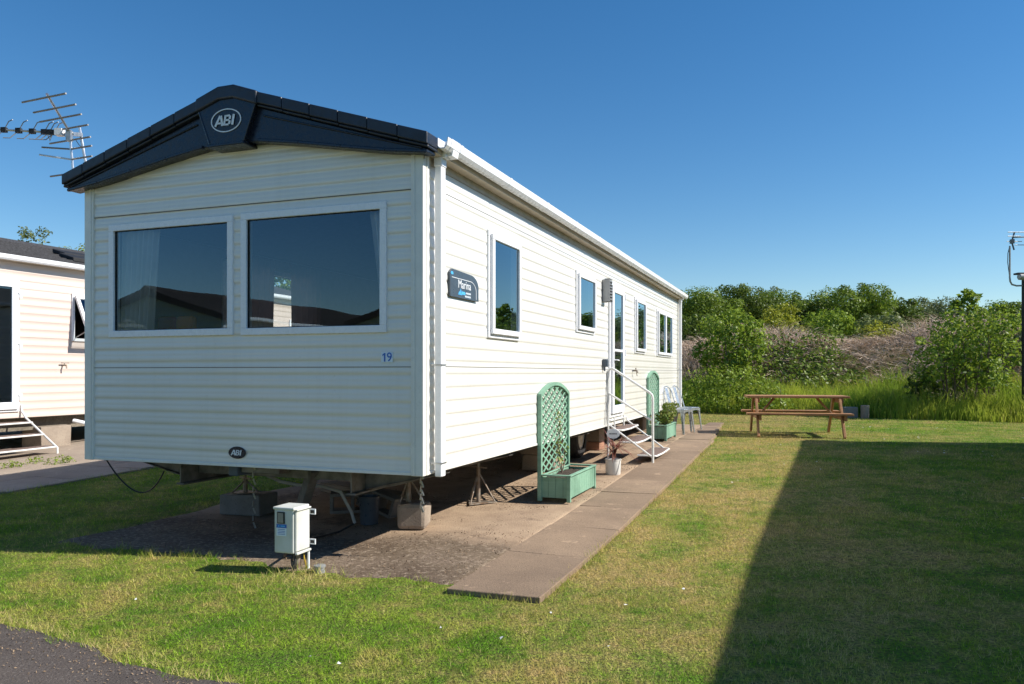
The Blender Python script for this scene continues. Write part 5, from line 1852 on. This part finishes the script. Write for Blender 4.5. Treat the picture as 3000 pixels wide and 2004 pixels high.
mb = MB(); mb.tube([(0.11, 0, 4.60), (0.06, 0, 4.43), (0.05, 0, 4.35), (0.10, 0, 4.18)], 0.018, 8); mb.box(0.02, 0.09, -0.04, 0.04, 4.33, 4.43); mb.build("clamp", M['slate'], av)
for z, x0, x1 in ((4.595, -0.06, 0.33), (4.50, -0.06, 0.24), (4.375, -0.08, 0.27), (4.295, 0.10, 0.33)):
    mb = MB(); mb.tube([(x0, -0.02, z), (x1, -0.02, z)], 0.010, 6); mb.build("rod", M['alu'], av)
mb = MB(); mb.tube([(0.05, 0, 4.47), (0.9, -0.1, 4.50)], 0.014, 8); mb.build("boom", M['alud'], av)
mb = MB(); mb.tube([(0.0, 0, 4.28), (-0.04, 0.01, 4.1), (-0.045, 0.01, 3.9), (-0.01, 0.01, 3.62), (0.0, 0.012, 3.5)], 0.008, 6); mb.build("lead", M['cable'], av, smooth=True)


# ================================================================== PLANTING
def bare_ground(x, y):
    """True where no turf grows (arrays)"""
    X, Y = (x - OX) * CT - (y - OY) * ST, (x - OX) * ST + (y - OY) * CT
    nz = 0.025 * np.sin(X * 23 + Y * 7) + 0.02 * np.sin(Y * 31 - X * 11)
    fy = -0.455 + 0.05 * np.sin(X * 3.1) + 0.035 * np.sin(X * 11.3 + 1) - 0.03 * (X + 1)
    pad = (X > -2.92 + nz) & (X < 0.47) & (Y > fy + nz * 2) & (Y < 12.6 + nz * 8)
    re = np.where(Y < 8, 1.06, 1.06 - (Y - 8) * 0.06)
    sl = (X > 0.44) & (X < re + nz * 0.6 - 0.055 * vnoise(x, y, 3.7, 51)) & (Y > -0.62 + nz * 0.4) & (Y < 12.9)
    sp = (X > -13.3) & (X < -5.58 + nz) & (Y > -2.6) & (Y < 10)
    s = (x - RP.x) * RD.x + (y - RP.y) * RD.y
    w = (x - RP.x) * RN.x + (y - RP.y) * RN.y
    rd = w > 0.035 * np.sin(s * 2.1) + 0.03 * np.sin(s * 5.3 + 1) + 0.015 * np.sin(s * 13.1) + 0.03 + nz * 0.8
    return pad | sl | sp | rd


def vnoise(x, y, sc, seed=0):
    """cheap value noise for clumping"""
    g = np.random.default_rng(seed).random((64, 64))
    u, v = np.mod(x * sc, 64), np.mod(y * sc, 64)
    i, j = u.astype(int) % 64, v.astype(int) % 64
    fu, fv = u - np.floor(u), v - np.floor(v)
    fu, fv = fu * fu * (3 - 2 * fu), fv * fv * (3 - 2 * fv)
    i2, j2 = (i + 1) % 64, (j + 1) % 64
    return (g[i, j] * (1 - fu) + g[i2, j] * fu) * (1 - fv) + (g[i, j2] * (1 - fu) + g[i2, j2] * fu) * fv


def in_view(x, y, m=0.16):
    return (y > 0.5) & (np.abs(x) < (0.65 + m) * y + 0.3)


def blades(name, x, y, h, w, lean, mat, tint, seg=1):
    n = len(x)
    z = gz(x, y) - 0.004
    az = RNG.uniform(0, 2 * np.pi, n)
    lz = RNG.uniform(0, 2 * np.pi, n)
    ca, sa = np.cos(az) * w * 0.5, np.sin(az) * w * 0.5
    lx, ly = np.cos(lz) * lean * h, np.sin(lz) * lean * h
    if seg == 1:
        V = np.empty((n, 3, 3))
        V[:, 0] = np.stack([x - ca, y - sa, z], 1)
        V[:, 1] = np.stack([x + ca, y + sa, z], 1)
        V[:, 2] = np.stack([x + lx, y + ly, z + h], 1)
        F = np.arange(n * 3).reshape(n, 3)
        return mesh_np(name, V.reshape(-1, 3), F, mat, None, np.repeat(tint, 3))
    V = np.empty((n, 6, 3))
    for k, (t, ww) in enumerate(((0, 1.0), (0.55, 0.8), (1.0, 0.15))):
        cxx, cyy, czz = x + lx * t * t, y + ly * t * t, z + h * t * (1 - 0.25 * lean * t)
        V[:, 2 * k] = np.stack([cxx - ca * ww, cyy - sa * ww, czz], 1)
        V[:, 2 * k + 1] = np.stack([cxx + ca * ww, cyy + sa * ww, czz], 1)
    b = np.arange(n)[:, None] * 6
    F = np.concatenate([b + np.array([0, 1, 3, 2]), b + np.array([2, 3, 5, 4])])
    return mesh_np(name, V.reshape(-1, 3), F, mat, None, np.repeat(tint, 6))


def turf():
    bands = [(2.6, 4.6, 5200, 1.0), (4.6, 7.0, 3000, 1.15), (7.0, 11.0, 1400, 1.5), (11.0, 17.0, 620, 2.1), (17.0, 24.5, 260, 3.0)]
    XX, YY, HH, WW = [], [], [], []
    for y0, y1, den, k in bands:
        hw = 0.72 * y1 + 0.4
        n = int((y1 - y0) * 2 * hw * den)
        x = RNG.uniform(-hw, hw, n); y = RNG.uniform(y0, y1, n)
        X, Y = (x - OX) * CT - (y - OY) * ST, (x - OX) * ST + (y - OY) * CT
        ok = in_view(x, y) & ~bare_ground(x, y) & (0.6 * x + 0.8 * y < 21.7)
        # thin worn patches and thick tufts
        cl = 0.55 * vnoise(x, y, 1.7, 1) + 0.45 * vnoise(x, y, 5.5, 2)
        ok &= RNG.uniform(0, 1, n) < np.clip(0.25 + 1.3 * cl, 0, 1)
        x, y, cl = x[ok], y[ok], cl[ok]
        h = (0.009 + 0.018 * cl + RNG.uniform(0, 0.014, len(x))) * (0.85 + 0.15 * k)
        # longer ragged grass at the edges of the hard ground
        e = bare_ground(x + 0.07, y) | bare_ground(x - 0.07, y) | bare_ground(x, y + 0.07) | bare_ground(x, y - 0.07)
        h = np.where(e, h * RNG.uniform(1.2, 2.4, len(x)), h)
        XX.append(x); YY.append(y); HH.append(h); WW.append(np.full(len(x), 0.0032 * k * 1.15))
    x, y, h, w = map(np.concatenate, (XX, YY, HH, WW))
    n = len(x)
    dryc = vnoise(x, y, 2.6, 9)
    s = (x - RP.x) * RD.x + (y - RP.y) * RD.y
    wr = (x - RP.x) * RN.x + (y - RP.y) * RN.y
    edge = np.clip(1 - np.abs(wr + 0.02) / 0.10, 0, 1)
    tint = np.where(RNG.uniform(0, 1, n) < 0.05 + 0.75 * np.clip(dryc - 0.40, 0, 1) * np.clip(0.40 + 0.5 * x, 0.15, 1) + 0.7 * edge, RNG.uniform(0.45, 1.0, n), RNG.uniform(-0.8, 0.10, n))
    # straw around the foot of the cabinet and along the kerb of the pad
    xc, yc = wpt(-0.55, -0.52)
    near = np.exp(-(((x - xc) / 0.34) ** 2 + ((y - yc + 0.10) / 0.22) ** 2))
    tint = np.where(RNG.uniform(0, 1, n) < near * 0.8, RNG.uniform(0.5, 1, n), tint)
    h = h * (1 + 0.6 * near)
    struct(blades("lawn_grass", x, y, h, w, RNG.uniform(0.2, 1.1, n), M['blade'], tint), "short mown grass, green with straw coloured patches", 'stuff')
    # daisies
    n = 420
    x = RNG.uniform(2.5, 10.5, n); y = RNG.uniform(4.5, 17, n)
    ok = in_view(x, y) & ~bare_ground(x, y) & (vnoise(x, y, 0.9, 5) > 0.5) & (vnoise(x, y, 3.1, 8) > 0.5)
    x, y = x[ok], y[ok]
    ex = np.array([(-0.35, 3.9), (-0.05, 3.75), (0.45, 3.65), (-0.9, 3.5), (-0.75, 3.42), (1.0, 4.6), (0.2, 4.15), (0.62, 4.3), (2.4, 8.6), (2.5, 8.7), (1.9, 3.0), (-2.1, 4.4)])
    x, y = np.concatenate([x, ex[:, 0]]), np.concatenate([y, ex[:, 1]])
    m = len(x); r = RNG.uniform(0.006, 0.011, m) * (1 + 0.03 * y)
    V = np.empty((m, 6, 3))
    z = gz(x, y) + 0.040
    for k in range(6):
        V[:, k] = np.stack([x + r * np.cos(k * np.pi / 3), y + r * np.sin(k * np.pi / 3), z + RNG.uniform(-.006, .006, m)], 1)
    struct(mesh_np("daisies", V.reshape(-1, 3), np.arange(m * 6).reshape(m, 6), M['petal']), "tiny white daisies scattered in the lawn", 'stuff')
    # leaf litter and small stones on the pad
    n = 15000
    X = RNG.uniform(-2.85, 0.45, n); Y = RNG.uniform(-0.5, 9, n)
    keep = (vnoise(X + 9, Y + 9, 1.5, 4) + 0.5 * vnoise(X + 3, Y + 5, 6.0, 14) > 0.85 - 0.22 * (X > -0.6) * (Y < 3.5)) | ((Y < 0.9) & (vnoise(X, Y, 5.0, 15) > 0.45))
    X, Y = X[keep], Y[keep]; m = len(X)
    px_, py_ = OX + X * CT + Y * ST, OY - X * ST + Y * CT
    P = np.stack([px_, py_, gz(px_, py_) + 0.017], 1)
    s_ = RNG.uniform(-3, 4.5, 2600); w_ = np.abs(RNG.normal(0, 0.16, 2600)) + RNG.uniform(0, 0.02, 2600) + 0.03
    w_ = np.where(RNG.uniform(0, 1, 2600) < 0.15, RNG.uniform(0, 2.0, 2600), w_)
    rx, ry = RP.x + RD.x * s_ + RN.x * w_, RP.y + RD.y * s_ + RN.y * w_
    Q = np.stack([rx, ry, gz(rx, ry) + 0.015], 1)
    struct(leaf_mesh("road_grit", Q, np.tile([0, 0, 1.0], (2600, 1)), 0.012, M['litter'], None, 0.5, RNG.uniform(0.3, 1, 2600), jitter=0.5), "grit and dry grass along the road edge", 'stuff')
    o = leaf_mesh("leaf_litter", P, np.tile([0, 0, 1.0], (m, 1)), 0.017, M['litter'], None, 0.35, RNG.uniform(0, 1, m) ** 1.6, jitter=0.5)
    struct(o, "dead leaves and grit on the caravan pad", 'stuff')


turf()


def field(n, xr, cr, dens=None):
    """random points by x and by depth c behind the hedge line"""
    x = RNG.uniform(xr[0], xr[1], n); c = RNG.uniform(cr[0], cr[1], n)
    y = (c + 21.0 - 0.6 * x) / 0.8
    ok = y > 12
    return x[ok], y[ok], c[ok]


def tall_grass():
    x, y, c = field(46000, (2.5, 23), (-0.15, 3.4))
    cl = 0.6 * vnoise(x, y, 0.8, 21) + 0.4 * vnoise(x, y, 2.4, 22)
    ok = (RNG.uniform(0, 1, len(x)) < 0.35 + cl) & (c > -0.1 + 0.5 * vnoise(x, y, 1.3, 23) - 0.2)
    x, y, c, cl = x[ok], y[ok], c[ok], cl[ok]
    n = len(x)
    h = (0.30 + 0.75 * cl) * np.clip(0.35 + c / 1.2, 0.3, 1.0) * RNG.uniform(0.6, 1.15, n)
    tint = np.where(RNG.uniform(0, 1, n) < 0.14, RNG.uniform(0.3, 0.9, n), RNG.uniform(0, 0.15, n))
    struct(blades("tall_grass", x, y, h, np.full(n, 0.021), RNG.uniform(0.1, 0.55, n), M['tallblade'], tint, 2), "tall bright green grass along the foot of the bank", 'stuff')


tall_grass()


def stems(name, x, y, h, reach, w, mat, label, droop=0.5):
    n = len(x)
    z = gz(x, y)
    az = RNG.uniform(0, 2 * np.pi, n)
    wa = RNG.uniform(0, 2 * np.pi, n)
    K_ = 5
    V = np.empty((n, K_ * 2, 3))
    for k in range(K_):
        t = k / (K_ - 1)
        px_ = x + np.cos(az) * reach * t
        py_ = y + np.sin(az) * reach * t
        pz_ = z + h * (t * (1 + droop) - droop * 1.6 * t * t) + RNG.normal(0, 0.03, n) * t
        ww = w * (1 - 0.6 * t)
        V[:, 2 * k] = np.stack([px_ - np.cos(wa) * ww, py_ - np.sin(wa) * ww, pz_ - ww * .3], 1)
        V[:, 2 * k + 1] = np.stack([px_ + np.cos(wa) * ww, py_ + np.sin(wa) * ww, pz_ + ww * .3], 1)
    b = np.arange(n)[:, None] * (K_ * 2)
    F = np.concatenate([b + np.array([2 * k, 2 * k + 1, 2 * k + 3, 2 * k + 2]) for k in range(K_ - 1)])
    return struct(mesh_np(name, V.reshape(-1, 3), F, mat, None, np.repeat(np.clip(RNG.normal(.5, .3, n), 0, 1), K_ * 2)), label, 'stuff')


def brambles():
    x, y, c = field(62000, (2.0, 24), (1.5, 8.6))
    cl = vnoise(x, y, 0.55, 31)
    ok = RNG.uniform(0, 1, len(x)) < 0.25 + cl * 0.95
    x, y, c, cl = x[ok], y[ok], c[ok], cl[ok]
    n = len(x)
    stems("bramble_thicket", x, y, RNG.uniform(0.2, 0.9, n) * (0.25 + 1.5 * vnoise(x + 7, y + 2, 0.38, 35) ** 1.5) * (0.7 + 0.5 * cl), RNG.uniform(0.2, 1.1, n), RNG.uniform(0.006, 0.014, n), M['deadstem'], "dead pinkish brown bramble stems over the bank")
    # green bramble leaves in drifts across the dead stems
    x, y, c = field(60000, (2.0, 24), (1.8, 8.0))
    cl = 0.65 * vnoise(x + 3, y, 0.42, 41) + 0.35 * vnoise(x, y, 1.6, 42)
    ok = cl > 0.44 + 0.17 * np.abs(c - 4.3)
    x, y, cl = x[ok], y[ok], cl[ok]
    n = len(x)
    P = np.stack([x, y, gz(x, y) + RNG.uniform(0.05, 0.75, n) * np.clip((cl - 0.5) * 6, 0.3, 1)], 1)
    o = leaf_mesh("bramble_leaves", P, np.tile([-0.1, -0.5, 0.9], (n, 1)), 0.12, M['leafa'], None, 0.6, np.clip(RNG.normal(.35, .25, n), 0, 1), jitter=0.6)
    struct(o, "drifts of dark green bramble leaves on the bank", 'stuff')


brambles()


def tree(name, label, x, y, r, zt, zb, mat, seed, n_per=900, size=0.16, blobs=9, squash=0.75, trunk=0.10, group=None, airy=0.0, cat="tree", stems_n=1, lowbase=None, full=1.0):
    r = r * full
    g = gzf(x, y)
    t = thing(name, label, cat, rot=0, z=g, world=(x, y), group=group)
    rg = random.Random(seed)
    H = zt - g
    base = (zb - g) if lowbase is None else lowbase
    cz, hh = (H + base) / 2, (H - base) / 2
    bl = []
    for k in range(blobs):
        a = 2.399 * k + rg.uniform(-.4, .4)
        u = (k + 0.5) / blobs
        zz = -0.85 + 1.55 * u
        rad = r * math.sqrt(max(0.06, 1 - zz * zz * 0.9)) * rg.uniform(0.35, 0.75)
        br = r * rg.uniform(0.34, 0.52) * (1 - 0.25 * airy)
        bl.append(((rad * math.cos(a), rad * math.sin(a), cz + zz * hh * 0.82), br))
    bl.append(((rg.uniform(-.1, .1) * r, 0, H - r * 0.30), r * 0.34))
    # scatter of small outlying sprays for a broken outline
    for k in range(int(blobs * 1.6)):
        a, zz = rg.uniform(0, 6.283), rg.uniform(-0.8, 1.0)
        rad = r * math.sqrt(max(0.02, 1 - zz * zz)) * rg.uniform(0.85, 1.08)
        bl.append(((rad * math.cos(a), rad * math.sin(a), cz + zz * hh), r * rg.uniform(0.09, 0.19)))
    o = shrub_in(t, "crown", bl, n_per, size, mat)
    mb = MB()
    for s in range(stems_n):
        a0 = rg.uniform(0, 6.28)
        bx, by = (0, 0) if stems_n == 1 else (0.35 * r * math.cos(a0), 0.35 * r * math.sin(a0))
        mid = Vector((bx * 1.1 + rg.uniform(-.1, .1) * r, by * 1.1, base * 0.55 + 0.1))
        top = Vector((bx * 1.5 + rg.uniform(-.15, .15) * r, by * 1.5, cz + hh * 0.3))
        mb.tube([(bx, by, -0.1), mid, top], [trunk, trunk * 0.75, trunk * 0.25], 7)
        for k in range(6 if stems_n == 1 else 2):
            c, rb = bl[(k * 3 + s) % blobs]
            st = mid.lerp(top, rg.uniform(0.0, 0.7))
            en = Vector(c)
            mb.tube([st, st.lerp(en, 0.5) + Vector((0, 0, -0.05 * r)), en], [trunk * 0.45, trunk * 0.3, trunk * 0.1], 5)
    mb.build("trunk", M['bark'], t, smooth=True)
    return t


def far(x, y, r, zt, zb, k=1.6):
    return (x * k, y * k, r * k, 1.3 + (zt - 1.3) * k, 1.3 + (zb - 1.3) * k)


TG = "trees along the skyline beyond the bank"
trees = [
    ("round dark green tree just right of the white caravan's far corner", (9.44, 40, 1.75, 5.42, 2.9), 'leafa', {}),
    ("tallest domed dark tree on the left of the skyline", (12.0, 42, 1.75, 5.92, 3.0), 'leafb', {}),
    ("broad dark tree beside the tallest dome, above the dead brambles", (14.3, 44, 1.65, 5.98, 3.0), 'leafa', {}),
    ("lower rounded tree between the domes and the flat topped tree", (15.1, 41, 1.30, 5.15, 2.9), 'leafb', {}),
    ("small dark conifer poking up behind the tree domes", (18.3, 55, 0.75, 7.40, 4.9), 'leafe', dict(blobs=5)),
    ("airy flat topped tree in the middle of the skyline", (16.9, 40, 1.95, 5.70, 3.3), 'leafa', dict(airy=1.0, squash=0.6, blobs=12)),
    ("grey green leaning tree right of the flat topped tree", (18.3, 40.5, 1.10, 5.25, 2.9), 'leafe', {}),
    ("small dark tree midway along the right of the skyline", (19.9, 41, 1.15, 5.08, 2.9), 'leafb', {}),
    ("dark copper tinged tree above the left of the big hawthorn shrub", (23.3, 44, 1.50, 5.38, 3.0), 'leafe', {}),
    ("pale flat crowned tree beside the lamp post", (26.0, 42, 1.55, 5.05, 3.0), 'leafa', dict(airy=0.6)),
    ("dark tree out beyond the lamp post", (29.5, 40, 1.9, 5.2, 2.6), 'leafb', {}),
    ("wide tree farthest right beyond the lamp post", (34.5, 40, 2.2, 5.6, 2.6), 'leafa', {}),
]
for k, (lb, g, m_, kw) in enumerate(trees):
    x, y, r, zt, zb = far(*g)
    tree("broadleaf_tree" if "conifer" not in lb else "conifer_tree", lb, x, y, r, zt, zb, M[m_], 100 + k, n_per=600, size=0.19, full=1.3, blobs=kw.get('blobs', 12), airy=kw.get('airy', 0), trunk=0.16, group=TG)

SGp = "shrubs on the bank"
shrubs = [
    ("willow_shrub", "tall loose green willow shrub beside the far end of the white caravan", 7.25, 26.2, 1.15, 3.55, 0.95, 'leafd', dict(n_per=1300, size=0.13, stems_n=4)),
    ("rounded_shrub", "bright rounded shrub in the middle above the dead brambles", 13.3, 33, 1.08, 3.98, 2.3, 'leafd', dict(n_per=900, size=0.14, stems_n=3)),
    ("yellow_shrub", "yellow green shrub in front of the tree domes", 11.3, 33, 0.9, 3.80, 2.3, 'leafc', dict(n_per=900, size=0.13, stems_n=3)),
    ("yellow_shrub", "ochre topped shrub above the rounded shrub's left side", 12.6, 37, 0.85, 4.6, 3.0, 'leafc', dict(n_per=800, size=0.15, stems_n=2)),
    ("olive_shrub", "olive green shrub right of the bright rounded shrub", 15.1, 32, 1.25, 3.75, 2.0, 'leafe', dict(n_per=800, size=0.14, stems_n=3)),
    ("olive_shrub", "yellowish low shrub left of the big hawthorn shrub", 13.2, 28, 0.95, 3.1, 1.6, 'leafc', dict(n_per=800, size=0.12, stems_n=3)),
    ("dark_shrub", "dark shrub low behind the far corner of the white caravan", 7.3, 31, 1.1, 3.7, 1.8, 'leafb', dict(n_per=800, size=0.14, stems_n=2)),
    ("hawthorn_shrub", "big hawthorn shrub with bare lower stems left of the lamp post", 12.0, 20.9, 1.42, 3.20, 0.55, 'leafd', dict(n_per=1500, size=0.10, stems_n=9)),
    ("dark_shrub", "dark low shrub at the left foot of the big hawthorn", 11.15, 21.4, 0.45, 1.35, 0.45, 'leafb', dict(n_per=1500, size=0.09, stems_n=2)),
    ("olive_shrub", "olive shrub half hidden behind the lamp post", 15.2, 23.0, 1.5, 3.2, 0.9, 'leafe', dict(n_per=900, size=0.11, stems_n=4)),
    ("dark_shrub", "spreading dark shrub beyond the lamp post", 18.5, 22.0, 1.9, 3.6, 0.8, 'leafa', dict(n_per=600, size=0.13, stems_n=4)),
]
for k, (nm, lb, x, y, r, zt, zb, m_, kw) in enumerate(shrubs):
    if y < 30:
        x, y, r, zt, zb = far(x, y, r, zt, zb, 0.945)
    tree(nm, lb, x, y, r, zt, zb, M[m_], 300 + k, trunk=0.035, cat="shrub", group=SGp, blobs=11, **kw)
tree("sapling", "thin sapling sprouting above the big hawthorn shrub", 11.5, 19.9, 0.30, 3.45, 2.8, M['leafd'], 401, n_per=2600, size=0.13, blobs=4, trunk=0.02, cat="sapling")
# nettles and weeds heaped at the left foot of the bank
nt_ = thing("weed_clump", "mound of dark green weeds and nettles behind the pale metal chairs", "weeds", rot=0, world=(5.95, 21.75))
shrub_in(nt_, "foliage", [((dx * 0.36, -dx * 0.20 + dy, 0.30 + zz * (1.0 - 0.10 * dx * dx * 0.6)), 0.46) for dx in (-3, -2, -1, 0, 1, 2, 3) for dy, zz in ((-0.25, 0.05), (0.15, 0.45), (0.4, 0.72))], 1100, 0.10, M['leafd'], 0.35)
mb = MB()
for k in range(12):
    mb.tube([(-1.5 + 0.25 * k, 0.8 - 0.13 * k, -0.05), (-1.5 + 0.25 * k, 0.8 - 0.13 * k, 0.7)], 0.008, 5)
mb.build("stem", M['bark'], nt_)
BG = "trees behind the peach caravan"
tree("birch_tree", "feathery grey green tree peeking over the left of the peach caravan's roof", -15.7, 26, 1.35, 5.95, 2.4, M['leafe'], 501, n_per=1300, size=0.10, blobs=8, trunk=0.07, group=BG, airy=1)
tree("broadleaf_tree", "olive tree peeking over the peach caravan's roof beside the white caravan", -14.0, 26, 1.25, 5.62, 2.4, M['leafc'], 502, n_per=1300, size=0.10, blobs=9, trunk=0.07, group=BG, airy=0.5)
tree("broadleaf_tree", "bushy tree seen only through the white caravan's right front window", -8.6, 30, 2.2, 6.0, 2.5, M['leafa'], 503, n_per=500, size=0.18, blobs=10, trunk=0.1, group=BG)
# small weeds along the peach caravan's path
for k, (X, Y, r_, lb) in enumerate(((-7.35, 3.15, 0.16, "low weed tuft on the path at the foot of the peach caravan's steps"), (-7.2, 4.9, 0.20, "weed tuft with yellow flowers by the big concrete block"), (-7.6, 2.6, 0.14, "small weed tuft at the left edge beside the steps"))):
    w = thing("weed_tuft", lb, "weeds", X, Y, None, 0, "weeds along the peach caravan's path")
    shrub_in(w, "foliage", [((r_ * math.cos(j * 1.3) * 1.6, r_ * math.sin(j * 1.3), 0.03), r_ * 0.6) for j in range(6)], 9000, 0.035, M['leafd'], 0.4)
    if k == 1:
        P = np.array([(random.gauss(0, .15), random.gauss(0, .1), random.uniform(.08, .13)) for _ in range(14)])
        leaf_mesh("flower", P, np.tile([0, -.3, 1.0], (14, 1)), 0.03, M['yellow'], w, 0.9)
